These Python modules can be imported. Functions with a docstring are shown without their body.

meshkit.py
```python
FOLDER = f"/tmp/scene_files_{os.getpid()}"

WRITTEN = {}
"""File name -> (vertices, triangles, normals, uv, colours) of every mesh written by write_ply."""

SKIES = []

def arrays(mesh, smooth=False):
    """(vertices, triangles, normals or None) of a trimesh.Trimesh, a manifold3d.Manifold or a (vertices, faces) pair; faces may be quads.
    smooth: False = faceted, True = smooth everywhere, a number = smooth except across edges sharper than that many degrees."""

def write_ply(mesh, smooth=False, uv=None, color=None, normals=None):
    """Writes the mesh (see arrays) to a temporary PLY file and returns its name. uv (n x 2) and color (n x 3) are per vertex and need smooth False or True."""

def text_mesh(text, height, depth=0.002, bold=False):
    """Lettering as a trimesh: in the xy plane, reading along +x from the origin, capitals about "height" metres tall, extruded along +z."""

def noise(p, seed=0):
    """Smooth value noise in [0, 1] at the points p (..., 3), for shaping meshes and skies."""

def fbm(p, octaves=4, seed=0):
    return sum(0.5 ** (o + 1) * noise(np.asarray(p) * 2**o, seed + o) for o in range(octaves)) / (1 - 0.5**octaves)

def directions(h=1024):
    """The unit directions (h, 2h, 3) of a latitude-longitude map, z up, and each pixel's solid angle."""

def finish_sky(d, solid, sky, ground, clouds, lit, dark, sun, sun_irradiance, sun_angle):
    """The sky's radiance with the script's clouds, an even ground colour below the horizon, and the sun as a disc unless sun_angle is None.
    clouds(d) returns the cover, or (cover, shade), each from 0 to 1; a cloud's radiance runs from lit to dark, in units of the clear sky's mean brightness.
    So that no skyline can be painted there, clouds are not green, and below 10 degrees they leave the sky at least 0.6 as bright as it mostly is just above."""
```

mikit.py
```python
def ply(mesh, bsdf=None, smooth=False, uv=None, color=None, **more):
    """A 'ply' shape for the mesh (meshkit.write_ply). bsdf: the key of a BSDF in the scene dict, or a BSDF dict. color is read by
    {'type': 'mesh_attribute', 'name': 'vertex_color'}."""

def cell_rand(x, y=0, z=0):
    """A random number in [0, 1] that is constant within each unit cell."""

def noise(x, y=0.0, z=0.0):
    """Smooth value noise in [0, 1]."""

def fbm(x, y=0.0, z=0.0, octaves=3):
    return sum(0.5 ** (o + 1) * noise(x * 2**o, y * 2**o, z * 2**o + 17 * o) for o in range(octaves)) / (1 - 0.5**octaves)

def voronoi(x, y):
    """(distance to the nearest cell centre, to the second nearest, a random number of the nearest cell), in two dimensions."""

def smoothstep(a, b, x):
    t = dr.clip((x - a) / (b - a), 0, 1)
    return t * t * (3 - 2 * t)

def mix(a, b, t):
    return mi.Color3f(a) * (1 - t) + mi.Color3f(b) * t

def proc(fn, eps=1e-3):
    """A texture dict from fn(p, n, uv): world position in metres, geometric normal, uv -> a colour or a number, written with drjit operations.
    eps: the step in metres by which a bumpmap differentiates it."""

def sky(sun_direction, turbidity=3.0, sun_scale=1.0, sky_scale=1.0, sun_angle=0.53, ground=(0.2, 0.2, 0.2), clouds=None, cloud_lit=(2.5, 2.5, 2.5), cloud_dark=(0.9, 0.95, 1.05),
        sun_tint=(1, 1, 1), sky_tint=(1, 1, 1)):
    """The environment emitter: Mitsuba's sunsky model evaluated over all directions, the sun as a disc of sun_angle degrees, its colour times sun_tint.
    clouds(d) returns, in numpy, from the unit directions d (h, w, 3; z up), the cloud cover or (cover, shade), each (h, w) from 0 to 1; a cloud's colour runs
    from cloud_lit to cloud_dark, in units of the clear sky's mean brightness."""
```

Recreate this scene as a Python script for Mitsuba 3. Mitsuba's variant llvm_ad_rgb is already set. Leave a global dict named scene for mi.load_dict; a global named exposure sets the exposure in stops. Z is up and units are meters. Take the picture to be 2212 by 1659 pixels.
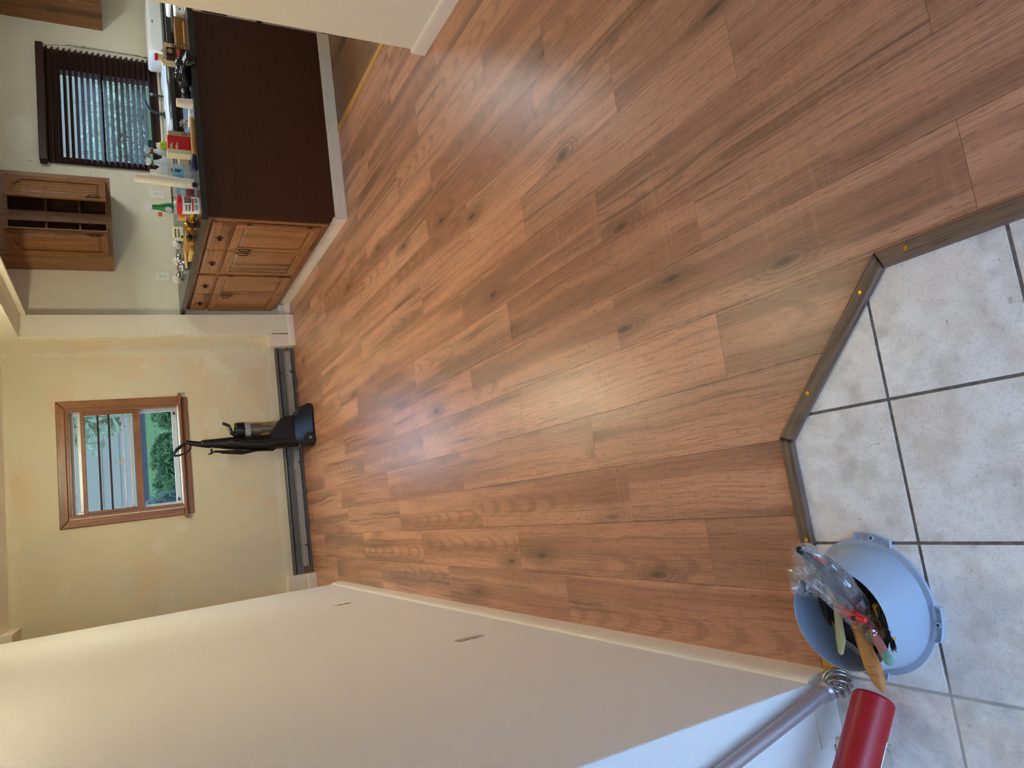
import math, random
import numpy as np, trimesh, drjit as dr, mitsuba as mi, mikit
from mikit import noise, fbm, voronoi, cell_rand, smoothstep, mix
from shapely.geometry import Polygon, box as sbox
T = mi.ScalarTransform4f
scene, labels = {}, {}
random.seed(7)
RS = np.random.default_rng(7)

# ------------------------------------------------------------------ camera, sky, lamps, exposure
# the photograph is a phone picture taken on its side: the picture's left edge is the ceiling
EYE = np.array([0.0, 0.0, 1.5])
FWD = np.array([0.144926, 0.866048, -0.478494])
UPV = np.array([0.980629, -0.190126, -0.047104])
scene['camera'] = {'type': 'perspective', 'fov': 2 * math.degrees(math.atan(1106 / 1556.47)), 'fov_axis': 'x', 'near_clip': 0.05,
                   'to_world': T().look_at(EYE.tolist(), (EYE + FWD).tolist(), UPV.tolist())}
exposure = 3.1
def overcast(d):
    n = mikit.meshkit.fbm(d * 3.0 + 5.0, 4, 3)
    return np.clip(n * 1.6 - 0.3, 0, 1), np.clip(n - 0.2, 0, 1) * 0.5
scene['sky'] = mikit.sky([0.3, 0.5, 0.8], turbidity=4.0, sun_scale=0.0, sky_scale=3.9, sky_tint=(.68, 1.05, 1.5), ground=(0.1, 0.12, 0.1), clouds=overcast,
                         cloud_lit=(1.0, 1.3, 1.65), cloud_dark=(0.6, 0.85, 1.1))
LAMP_A = {'pos': (0.75, 5.4, 2.275), 'rgb': (18.5, 18.4, 13.6)}      # dome lamp on the dining ceiling
LAMP_B = {'pos': (3.74, 5.3, 2.24), 'rgb': (2.3, 2.6, 2.7)}        # flat fluorescent fitting on the kitchen ceiling
LAMP_C = {'pos': (0.85, 3.0, 2.275), 'rgb': (10.5, 9.3, 6.2)}        # dome lamp on the living room ceiling

# ------------------------------------------------------------------ helpers
def C(r, g, b):
    return [((v / 255 + 0.055) / 1.055) ** 2.4 if v > 10.3 else v / 255 / 12.92 for v in (r, g, b)]
def mat(key, rgb, rough=0.5, spec=0.5, metal=0.0, coat=0.0, sheen=0.0, bump=None):
    base = rgb if isinstance(rgb, dict) else {'type': 'rgb', 'value': list(rgb)}
    d = {'type': 'principled', 'base_color': base, 'roughness': rough, 'specular': spec, 'metallic': metal}
    if coat: d['clearcoat'] = coat; d['clearcoat_gloss'] = 0.9
    if sheen: d['sheen'] = sheen
    if bump: d = {'type': 'bumpmap', 'arbitrary': bump[0], 'scale': bump[1], 'bsdf': d}
    scene[key] = {'type': 'twosided', 'bsdf': d}
    return key
def taken(key):
    return key in labels or key in scene or any(k.startswith(key + '__') for k in scene)
def numbered(key):
    if not taken(key): return key
    i = 1
    while taken(f'{key}_{i:03d}'): i += 1
    return f'{key}_{i:03d}'
def tag(key, label, cat=None, group=None, kind=None):
    d = {'label': label}
    if cat: d['category'] = cat
    if group: d['group'] = group
    if kind: d['kind'] = kind
    labels[key] = d
    return key
def thing(name, label, cat, group=None):
    return tag(numbered(name), label, cat, group)
def add(name, mesh, m, smooth=False, uv=None, parent=None, **k):
    key = numbered(parent + '__' + name if parent else name)
    scene[key] = mikit.ply(mesh, m, smooth, uv=uv, **k)
    return key
def solo(name, label, cat, mesh, m, smooth=False, uv=None, group=None):
    key = add(name, mesh, m, smooth, uv)
    return tag(key, label, cat, group)
def struct(name, label, mesh, m, smooth=False, uv=None):
    key = add(name, mesh, m, smooth, uv)
    return tag(key, label, kind='structure')
def cat(*ms):
    return trimesh.util.concatenate([m for m in ms])
def box(x0, x1, y0, y1, z0, z1, b=0.0):
    x0, x1 = min(x0, x1), max(x0, x1); y0, y1 = min(y0, y1), max(y0, y1); z0, z1 = min(z0, z1), max(z0, z1)
    if b <= 0:
        m = trimesh.creation.box((x1 - x0, y1 - y0, z1 - z0)); m.apply_translation(((x0 + x1) / 2, (y0 + y1) / 2, (z0 + z1) / 2)); return m
    b = min(b, (x1 - x0) * .45, (y1 - y0) * .45, (z1 - z0) * .45)
    p = []
    for x, sx in ((x0, 1), (x1, -1)):
        for y, sy in ((y0, 1), (y1, -1)):
            for z, sz in ((z0, 1), (z1, -1)):
                p += [(x, y + sy * b, z + sz * b), (x + sx * b, y, z + sz * b), (x + sx * b, y + sy * b, z)]
    return trimesh.convex.convex_hull(np.array(p))
def hull(*pts):
    return trimesh.convex.convex_hull(np.array(pts, float))
def blob(pr, sub=2):
    """convex hull of spheres, each ((x, y, z), r or (rx, ry, rz))"""
    s = trimesh.creation.icosphere(subdivisions=sub)
    return trimesh.convex.convex_hull(np.vstack([s.vertices * np.asarray(r) + np.asarray(p) for p, r in pr]))
def chain(pr, sub=2):
    return cat(*[blob([a, b], sub) for a, b in zip(pr[:-1], pr[1:])])
def ball(p, r, sub=3):
    s = trimesh.creation.icosphere(subdivisions=sub); s.apply_scale(r); s.apply_translation(p); return s
def frame_to(z):
    z = np.asarray(z, float); z = z / np.linalg.norm(z)
    x = np.cross([0, 1, 0] if abs(z[1]) < .9 else [1, 0, 0], z); x /= np.linalg.norm(x)
    return np.column_stack([x, np.cross(z, x), z])
def lathe(prof, at=(0, 0, 0), axis=(0, 0, 1), n=32):
    p = np.array(prof, float); a = np.arange(n) * 2 * math.pi / n
    v = np.stack([p[:, :1] * np.cos(a), p[:, :1] * np.sin(a), np.repeat(p[:, 1:], n, 1)], -1).reshape(-1, 3)
    f = []
    for i in range(len(p) - 1):
        for j in range(n):
            k = (j + 1) % n
            f += [(i * n + j, i * n + k, (i + 1) * n + k), (i * n + j, (i + 1) * n + k, (i + 1) * n + j)]
    m = trimesh.Trimesh(v @ frame_to(axis).T + np.asarray(at, float), f, process=True)
    m.update_faces(m.nondegenerate_faces()); return m
def cyl(a, b, r0, r1=None, n=20):
    a, b = np.asarray(a, float), np.asarray(b, float); L = np.linalg.norm(b - a); r1 = r0 if r1 is None else r1
    return lathe([(0, 0), (r0, 0), (r1, L), (0, L)], a, b - a, n)
def tube(pts, r, n=8, close=False):
    p = np.asarray(pts, float); r = np.broadcast_to(r, len(p))
    if close: p = np.vstack([p, p[:1]]); r = np.append(r, r[0])
    t = np.gradient(p, axis=0)
    if close: t[0] = t[-1] = p[1] - p[-2]
    t /= np.linalg.norm(t, axis=1, keepdims=True) + 1e-12
    u = np.cross(t[0], [0, 0, 1] if abs(t[0][2]) < .9 else [1, 0, 0]); us = []
    for k in t:
        u = u - k * (u @ k); u /= np.linalg.norm(u) + 1e-12; us.append(u)
    us = np.array(us); w = np.cross(t, us); a = np.arange(n) * 2 * math.pi / n
    v = (p[:, None] + r[:, None, None] * (np.cos(a)[None, :, None] * us[:, None] + np.sin(a)[None, :, None] * w[:, None])).reshape(-1, 3)
    f = []
    for i in range(len(p) - 1):
        for j in range(n):
            k = (j + 1) % n
            f += [(i * n + j, i * n + k, (i + 1) * n + k), (i * n + j, (i + 1) * n + k, (i + 1) * n + j)]
    v = np.vstack([v, p[:1], p[-1:]]); e = len(p) - 1
    for j in range(n):
        k = (j + 1) % n
        f += [(len(v) - 2, k, j), (len(v) - 1, e * n + j, e * n + k)]
    return trimesh.Trimesh(v, f, process=False)
def extr(poly, z0, z1):
    m = trimesh.creation.extrude_polygon(poly, z1 - z0, engine='earcut'); m.apply_translation((0, 0, z0)); return m
def profile_x(pts, x0, x1):     # (y, z) outline drawn along x
    m = trimesh.creation.extrude_polygon(Polygon(pts), x1 - x0, engine='earcut')
    v = m.vertices.copy(); m.vertices = np.column_stack([v[:, 2] + x0, v[:, 0], v[:, 1]]); m.fix_normals(); return m
def profile_y(pts, y0, y1):     # (x, z) outline drawn along y
    m = trimesh.creation.extrude_polygon(Polygon(pts), y1 - y0, engine='earcut')
    v = m.vertices.copy(); m.vertices = np.column_stack([v[:, 0], v[:, 2] + y0, v[:, 1]]); m.fix_normals(); return m
def rot(m, deg, axis, at):
    m = m.copy(); m.apply_transform(trimesh.transformations.rotation_matrix(math.radians(deg), axis, at)); return m
def grain(m, axis):
    """faceted copy with uv in metres: v runs along the grain axis; every call lands on another piece of wood"""
    v = m.vertices[m.faces].reshape(-1, 3); f = np.arange(len(v)).reshape(-1, 3)
    n = np.repeat(np.abs(m.face_normals), 3, 0); o = [a for a in range(3) if a != axis]
    across = np.where(n[:, o[0]] > n[:, o[1]], v[:, o[1]], v[:, o[0]])
    uv = np.column_stack([across + random.random() * 50, v[:, axis] + random.random() * 50])
    return trimesh.Trimesh(v, f, process=False), uv
def wadd(name, m, material, axis, parent=None):
    g, uv = grain(m, axis); return add(name, g, material, False, uv, parent)

# ------------------------------------------------------------------ materials
def wood_fn(light, mid, dark, fine=60.0, contrast=1.0):
    def fn(p, n, uv):
        u, v = uv.x, uv.y
        w = fbm(u * 7, v * 1.3) - .5
        ring = dr.sin((u * fine + 9 * w + 1.5 * noise(u * 30, v * 4)) * 2.2) * .5 + .5
        pore = smoothstep(.62, .9, noise(u * 420, v * 16))
        broad = fbm(u * 11 + 3, v * .9)
        c = mix(light, mid, dr.clip((.25 + .55 * ring * noise(u * 9, v * 2 + 5) + .6 * (broad - .4)) * contrast, 0, 1))
        return mix(c, dark, dr.clip(.55 * pore + .7 * smoothstep(.6, .85, broad) * contrast, 0, 1))
    return mikit.proc(fn)
def floor_fn(p, n, uv):
    u, v = uv.x, uv.y
    i = dr.floor(u * .1)
    k, k2, k3 = cell_rand(i, 3, 1), cell_rand(i, 5, 2), cell_rand(i, 9, 4)
    uc = u - i * 10 - .5 - .045 - .1 * k2
    w = fbm(u * 5, v * .9)
    x = u + .05 * (w - .5) + .012 * (noise(u * 16, v * 5) - .5)
    band = fbm(x * 13, v * .5 + 40)
    smoke = fbm(x * 8 + 20, v * 1.1 + 7)
    st1, st2 = noise(x * 95, v * 1.7), noise(x * 250, v * 4.5)
    pore = noise(u * 800, v * 34 + 3)
    c = mix(C(200, 153, 124), C(166, 122, 98), smoothstep(.3, .7, band))
    dark = smoothstep(.5, .68, smoke)
    c = mix(c, C(136, 109, 90), dark * (.25 + .32 * smoothstep(.4, .62, band)))
    c = mix(c, C(104, 76, 60), smoothstep(.6, .92, st1) * (.2 + .38 * dark))
    c = mix(c, C(112, 80, 62), .3 * smoothstep(.55, .9, st2))
    c = mix(c, C(104, 72, 56), .42 * smoothstep(.62, .86, pore))
    arc = dr.sin(40 * v + 9 * noise(v * 2.3, i) - 1900 * dr.square(uc) + 7 * w) * .5 + .5
    c = mix(c, C(120, 88, 70), .34 * smoothstep(.5, .95, arc) * smoothstep(.055, .02, dr.abs(uc)) * smoothstep(.5, .6, noise(2, v * 1.3 + i)) * smoothstep(.4, .5, k3))
    c = mix(c, C(212, 170, 140), .12 * smoothstep(.62, .85, noise(u * 10, v * 150)) * smoothstep(.52, .7, noise(u * 7 + 30, v * 5)))
    a, b, r = voronoi(x * 5.2, v * 1.5)
    on = smoothstep(.74, .78, r)
    c = mix(c, C(112, 86, 70), smoothstep(.3, .1, a) * on * (.35 + .3 * (dr.sin(a * 130) * .5 + .5)))
    c = mix(c, C(84, 62, 50), smoothstep(.085, .02, a) * on * .8)
    return c * (.88 + .13 * k) * mix((1.05, .92, .84), (1.01, .92, .87), k2)
FLOOR_T = mikit.proc(floor_fn)
mat('m_floor', FLOOR_T, .34, .38)
mat('m_oak', wood_fn(C(156, 107, 63), C(118, 74, 41), C(66, 40, 22), 55, 1.0), .42, .4)
mat('m_upper_oak', wood_fn(C(138, 92, 50), C(104, 64, 34), C(66, 40, 21), 55, 1.0), .45, .35)
mat('m_side_oak', wood_fn(C(98, 66, 41), C(86, 57, 35), C(66, 43, 27), 80, .6), .5, .3)
mat('m_dark_panel', wood_fn(C(66, 35, 19), C(58, 30, 16), C(46, 23, 12), 90, .6), .42, .3)
mat('m_pine', wood_fn(C(152, 100, 54), C(116, 71, 36), C(80, 46, 23), 30, 1.3), .35, .5)
mat('m_handle', wood_fn(C(180, 122, 66), C(166, 108, 56), C(120, 78, 42), 90, .6), .45, .4)
mat('m_mould', wood_fn(C(124, 99, 80), C(86, 66, 52), C(40, 30, 25), 120, 1.5), .5, .4)
mat('m_old_floor', wood_fn(C(134, 94, 58), C(108, 72, 42), C(66, 42, 26), 40, 1.1), .4, .45)
def tile_fn(p, n, uv):
    u, v = uv.x, uv.y
    a, b = fbm(u * 14, v * 14, 3, 4), fbm(u * 38 + 9, v * 30, 1, 4)
    c = mix(C(234, 230, 224), C(214, 208, 200), smoothstep(.3, .72, .5 * a + .5 * b))
    c = mix(c, C(220, 203, 188), .45 * smoothstep(.48, .72, fbm(u * 9 + 4, v * 9, 8)))
    c = mix(c, C(176, 168, 160), .5 * smoothstep(.42, .8, fbm(u * 26, v * 26, 4, 4)) * smoothstep(.45, .65, a))
    c = mix(c, C(160, 152, 144), .22 * smoothstep(.5, .95, noise(u * 300, v * 300, 7)))
    return mix(c, C(90, 80, 72), .35 * smoothstep(.93, .96, noise(u * 90, v * 90, 5)) * smoothstep(.6, .7, noise(u * 15, v * 15, 2)))
mat('m_tile', mikit.proc(tile_fn), .32, .45)
def grout_fn(p, n, uv):
    t = smoothstep(-.46, -.56, p.x + .03 * (noise(p.x * 60, p.y * 60) - .5))
    return mix(mix(C(86, 78, 74), C(118, 110, 104), noise(p.x * 120, p.y * 120)), C(176, 172, 164), t)
mat('m_grout', mikit.proc(grout_fn), .9, .2)
# cream far wall with old orange-pink rub marks and pale filler patches where the photograph shows them: x, z, half sizes
PATCH = [(-.065, 1.27, .055, .045), (.06, 1.06, .03, .045), (1.51, 1.29, .05, .03), (.955, .77, .13, .07), (.62, .70, .1, .035), (1.17, 1.26, .06, .03), (.75, .70, .05, .05),
         (.53, 2.32, .26, .02), (.1, 2.285, .06, .045), (-.2, 2.3, .2, .025), (1.55, .55, .12, .3), (-.3, 1.95, .09, .03), (1.63, 1.2, .03, 1.0), (.2, .24, 1.6, .025)]
def cream_fn(p, n, uv):
    x, z = p.x, p.z
    c = mix(C(214, 202, 172), C(205, 193, 162), fbm(x * 1.3, z * 2.6, 4))
    c = mix(c, C(214, 186, 150), .55 * smoothstep(.5, .68, fbm(x * 2.4 + 7, z * 3.6, 9)))
    c = mix(c, C(200, 193, 174), .4 * smoothstep(.55, .7, fbm(x * 3.1 + 2, z * 2.0, 5)))
    e = (fbm(x * 22, z * 22, 2) - .5) * 1.1
    for px, pz, sx, sz in PATCH:
        d = dr.sqrt(dr.square((x - px) / sx) + dr.square((z - pz) / sz)) + e
        c = mix(c, C(222, 213, 190), .4 * smoothstep(1.08, .92, d))
    return mix(c, C(160, 138, 100), .4 * smoothstep(.965, .98, noise(x * 40, 3, z * 40)))
mat('m_cream', mikit.proc(cream_fn), .75, .3)
def kitchen_wall_fn(p, n, uv):
    x, z = p.x, p.z
    c = mix(C(222, 214, 190), C(214, 205, 177), fbm(x * 1.1, z * 2.2, 4))
    d = dr.sqrt(dr.square((x - 3.62) / .16) + dr.square((z - 2.16) / .10)) + (fbm(x * 18, z * 18, 2) - .5) * .8
    c = mix(c, C(226, 220, 202), .6 * smoothstep(1.05, .95, d))
    return mix(c, C(120, 104, 80), .5 * smoothstep(.965, .98, noise(x * 30, 3, z * 30)))
mat('m_kitchen_wall', mikit.proc(kitchen_wall_fn), .7, .3)
def scuff_fn(p, n, uv):
    c = mix(C(226, 214, 194), C(219, 206, 186), fbm(p.x * 3 + p.y * 3, p.z * 3, 3))
    s = smoothstep(.7, .8, fbm(p.x * 14 + 2, p.y * 9, p.z * 14)) * smoothstep(.22, .04, p.z)
    return mix(c, C(170, 158, 146), .28 * s)
mat('m_white_wall', C(221, 218, 211), .5, .35)
mat('m_cream_trim', C(222, 213, 188), .5, .35)
mat('m_trim', mikit.proc(scuff_fn), .42, .5)
mat('m_jamb', C(214, 212, 208), .4, .5)
mat('m_ceiling', C(226, 218, 200), .8, .2)
def counter_fn(p, n, uv):
    c = mix(C(24, 22, 20), C(34, 30, 27), noise(p.x * 55, p.y * 55, p.z * 55))
    return mix(c, C(58, 52, 46), .35 * smoothstep(.72, .85, noise(p.x * 150, p.y * 150, p.z * 150)))
mat('m_counter', mikit.proc(counter_fn), .24, .5)
mat('m_box_blue', C(120, 128, 138), .6, .3)
mat('m_subfloor', C(128, 104, 76), .9, .2)
mat('m_white_gloss', C(232, 232, 228), .25, .5)
mat('m_white_plastic', C(224, 219, 204), .4, .45)
mat('m_foam', C(232, 222, 200), .7, .2)
mat('m_black', C(14, 13, 13), .3, .4)
mat('m_black_matte', C(20, 19, 19), .6, .4)
mat('m_dark_grey', C(62, 62, 64), .4, .5)
mat('m_grey', C(132, 134, 136), .35, .5)
mat('m_bronze', C(70, 52, 36), .4, .5, .8)
mat('m_brass', C(214, 166, 60), .2, .5, 1.0)
mat('m_copper', C(150, 92, 60), .35, .5, 1.0)
mat('m_steel', C(176, 172, 168), .28, .5, 1.0)
mat('m_nickel', C(176, 166, 168), .36, .5, .6)
mat('m_chrome', C(220, 220, 220), .08, .5, 1.0)
mat('m_alu', C(196, 192, 186), .4, .5, .6)
mat('m_backplate', C(116, 110, 98), .45, .5, .2)
mat('m_fin', C(196, 188, 174), .4, .5, .3)
mat('m_red', C(150, 16, 26), .34, .5)
mat('m_bright_red', C(200, 26, 30), .3, .5)
mat('m_blue', C(150, 163, 180), .4, .45)
mat('m_kraft', C(158, 116, 60), .8, .2)
mat('m_block', wood_fn(C(158, 116, 60), C(132, 92, 44), C(92, 62, 30), 40, 1.0), .6, .3)
mat('m_card', C(186, 160, 124), .8, .2)
mat('m_cream_paper', C(226, 214, 176), .7, .2)
mat('m_blind', C(50, 29, 21), .5, .3)
mat('m_brown_frame', C(54, 32, 23), .5, .3)
mat('m_green', C(20, 110, 50), .25, .5)
mat('m_dark_teal', C(20, 70, 66), .35, .5)
mat('m_lime', C(150, 176, 30), .4, .4)
mat('m_sky_label', C(110, 180, 204), .4, .4)
mat('m_navy', C(30, 34, 70), .4, .4)
mat('m_orange', C(196, 92, 30), .35, .5)
mat('m_peach', C(222, 160, 96), .5, .4)
mat('m_yellow_wood', C(206, 164, 84), .55, .4)
mat('m_raw_pine', C(186, 138, 66), .6, .3)
mat('m_bulb', C(206, 200, 188), .12, .6)
mat('m_cloth_white', C(206, 216, 226), .7, .2)
mat('m_ink', C(44, 40, 40), .6, .3)
mat('m_sleeve', C(58, 50, 58), .6, .3)
mat('m_pink', C(166, 108, 106), .5, .3)
mat('m_mint', C(104, 146, 128), .5, .3)
mat('m_olive', C(150, 144, 100), .35, .5)
mat('m_bristle', C(24, 20, 20), .7, .3)
mat('m_concrete', C(120, 118, 114), .9, .2)
scene['m_clear'] = {'type': 'thindielectric', 'int_ior': 1.45}
scene['m_pane'] = {'type': 'thindielectric', 'int_ior': 1.5}
scene['m_bag'] = {'type': 'thindielectric', 'int_ior': 1.9, 'specular_transmittance': {'type': 'rgb', 'value': [.9, .9, .9]}}
scene['m_smoke'] = {'type': 'thindielectric', 'int_ior': 1.5, 'specular_transmittance': {'type': 'rgb', 'value': [.66, .6, .5]}}
scene['m_milky'] = {'type': 'principledthin', 'base_color': {'type': 'rgb', 'value': C(216, 224, 226)}, 'roughness': .35, 'diff_trans': .9, 'spec_trans': 0.0}
def leafm(key, a, b):
    def fn(p, n, uv): return mix(a, b, noise(p.x * 9, p.y * 9, p.z * 9))
    scene[key] = {'type': 'principledthin', 'base_color': mikit.proc(fn), 'roughness': .5, 'diff_trans': .7}
leafm('m_hedge', C(46, 68, 40), C(100, 124, 82))
leafm('m_leaf', C(92, 118, 86), C(186, 200, 164))
leafm('m_blossom', C(110, 116, 116), C(76, 96, 84))
def lawn_fn(p, n, uv):
    return mix(C(42, 60, 32), C(60, 78, 42), fbm(p.x * 1.2, p.y * 1.2, 0, 4))
mat('m_lawn', mikit.proc(lawn_fn), .9, .1)
mat('m_siding', C(126, 124, 106), .7, .2)
mat('m_road', C(32, 34, 36), .9, .1)
mat('m_bark', C(84, 66, 52), .9, .1)

# ------------------------------------------------------------------ room shell
H, YF, XL, XR, YN = 2.335, 7.0, -.55, 2.33, 1.31
def slab_holes(x0, x1, z0, z1, holes, y0, y1):
    p = sbox(x0, z0, x1, z1)
    for h in holes: p = p.difference(sbox(*h))
    m = trimesh.creation.extrude_polygon(p, y1 - y0, engine='earcut')
    v = m.vertices.copy(); m.vertices = np.column_stack([v[:, 0], v[:, 2] + y0, v[:, 1]]); m.fix_normals(); return m
def wall_yz(y0, y1, z0, z1, holes, x0, x1):
    p = sbox(y0, z0, y1, z1)
    for h in holes: p = p.difference(sbox(*h))
    m = trimesh.creation.extrude_polygon(p, x1 - x0, engine='earcut')
    v = m.vertices.copy(); m.vertices = np.column_stack([v[:, 2] + x0, v[:, 0], v[:, 1]]); m.fix_normals(); return m
W1 = (.242, 1.05, 1.163, 1.917)
W2 = (3.42, 1.1, 4.30, 1.87)
struct('wall_far', 'cream far wall with filler patches, a wooden window and a bare heater along its foot', slab_holes(-2.3, 1.85, -.1, H, [(W1[0], W1[1], W1[2], W1[3])], YF, YF + .14), 'm_cream')
struct('wall_kitchen', 'pale grey-green kitchen wall with the blind, outlets and upper cabinets', slab_holes(1.85, 5.4, -.1, H, [W2], YF, YF + .14), 'm_kitchen_wall')
struct('wall_left', 'long white left wall with two open outlet holes', wall_yz(YN, 6.0, -.1, H, [(4.557, .300, 4.607, .402), (2.704, .280, 2.756, .390)], XL - .12, XL), 'm_white_wall')
struct('wall_entry', 'white wall end beside the entry tiles', box(-2.2, XL - .12, YN, YN + .12, -.1, H), 'm_jamb')
struct('jamb_facing', 'white facing board on the near end of the left wall', box(-.7, XL - .0008, YN - .003, YN, .0, H, .0008), 'm_jamb')
struct('wall_hall', 'white wall behind the left wall end', box(-2.2, XL - .12, 5.88, 6.0, -.1, H), 'm_white_wall')
struct('wall_hall_end', 'white end wall of the side passage', box(-2.3, -2.2, 5.88, YF, -.1, H), 'm_white_wall')
struct('wall_right', 'cream white wall end on the kitchen side', box(XR, XR + .12, -1.6, 3.17, -.1, H), 'm_cream_trim')
struct('wall_kitchen_front', 'kitchen wall behind the right wall end', box(XR + .12, 5.4, 3.05, 3.17, -.1, H), 'm_white_wall')
struct('wall_kitchen_right', 'side wall of the kitchen', box(5.4, 5.5, 3.05, YF + .14, -.1, H), 'm_white_wall')
struct('wall_rear', 'white wall with the wide open entry door', slab_holes(-2.3, XR + .12, -.1, H, [(-1.35, -.2, .6, 2.1)], -1.14, -1.0), 'm_white_wall')
struct('wall_entry_left', 'white side wall of the entry', box(-2.3, -2.2, -1.74, YN + .12, -.1, H), 'm_white_wall')
struct('ceiling', 'flat white ceiling', box(-2.3, 5.5, -1.74, YF + .14, H, H + .1), 'm_ceiling')
struct('ceiling_kitchen', 'slightly lower kitchen ceiling', box(1.97, 5.4, 3.17, YF, 2.292, H), 'm_ceiling')
struct('trim_1', 'cream cased header beam between dining room and kitchen', cat(box(1.75, 1.95, 3.18, YF, 2.198, H), box(1.95, 1.972, 3.18, YF, 2.147, H)), 'm_cream_trim')
struct('trim_2', 'cream soffit box above the side passage', box(-2.2, -.545, 6.5, YF, 2.258, H), 'm_cream_trim')
struct('wall_pier', 'narrow cream wall pier between dining room and kitchen', cat(box(1.765, 1.948, 6.89, YF, 0, 2.2), box(1.75, 1.765, 6.9, YF, 0.2, 2.2)), 'm_cream_trim')
# door casing outside the frame
struct('door_1', 'white casing of the entry door opening', cat(box(-1.45, -1.35, -1.0, -.98, 0, 2.2), box(.6, .7, -1.0, -.98, 0, 2.2), box(-1.45, .7, -1.0, -.98, 2.1, 2.2)), 'm_jamb')

# ---- floors
struct('subfloor', 'dark subfloor under the boards', box(-2.3, 5.5, -1.74, YF + .14, -.2, -.008), 'm_subfloor')
MO = [(.416, -1.6), (.416, .967), (.043, 1.324), (XL, 1.312)]      # outer edge of the wooden transition strip
laminate = Polygon([(.40, -1.6), (XR, -1.6), (XR, 3.17), (2.745, 3.17), (2.745, 4.82), (2.07, 4.82), (2.07, YF), (-2.2, YF), (-2.2, 6.0), (XL, 6.0), (XL, 1.33), (.03, 1.31), (.40, .955)])
tag('floor', 'brown wood-look laminate floor laid towards the far wall', kind='structure')
OFF = {-2: 2.494, -1: 1.657, 0: 2.0, 1: 2.165, 2: 1.471, 3: .740, 4: 1.478, 5: .745, 6: 1.244, 7: 1.746, 8: 2.235, 9: 2.107, 10: 2.592, 12: 3.068}
PW, PL = .1925, 1.186
nplank = 0
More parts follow.
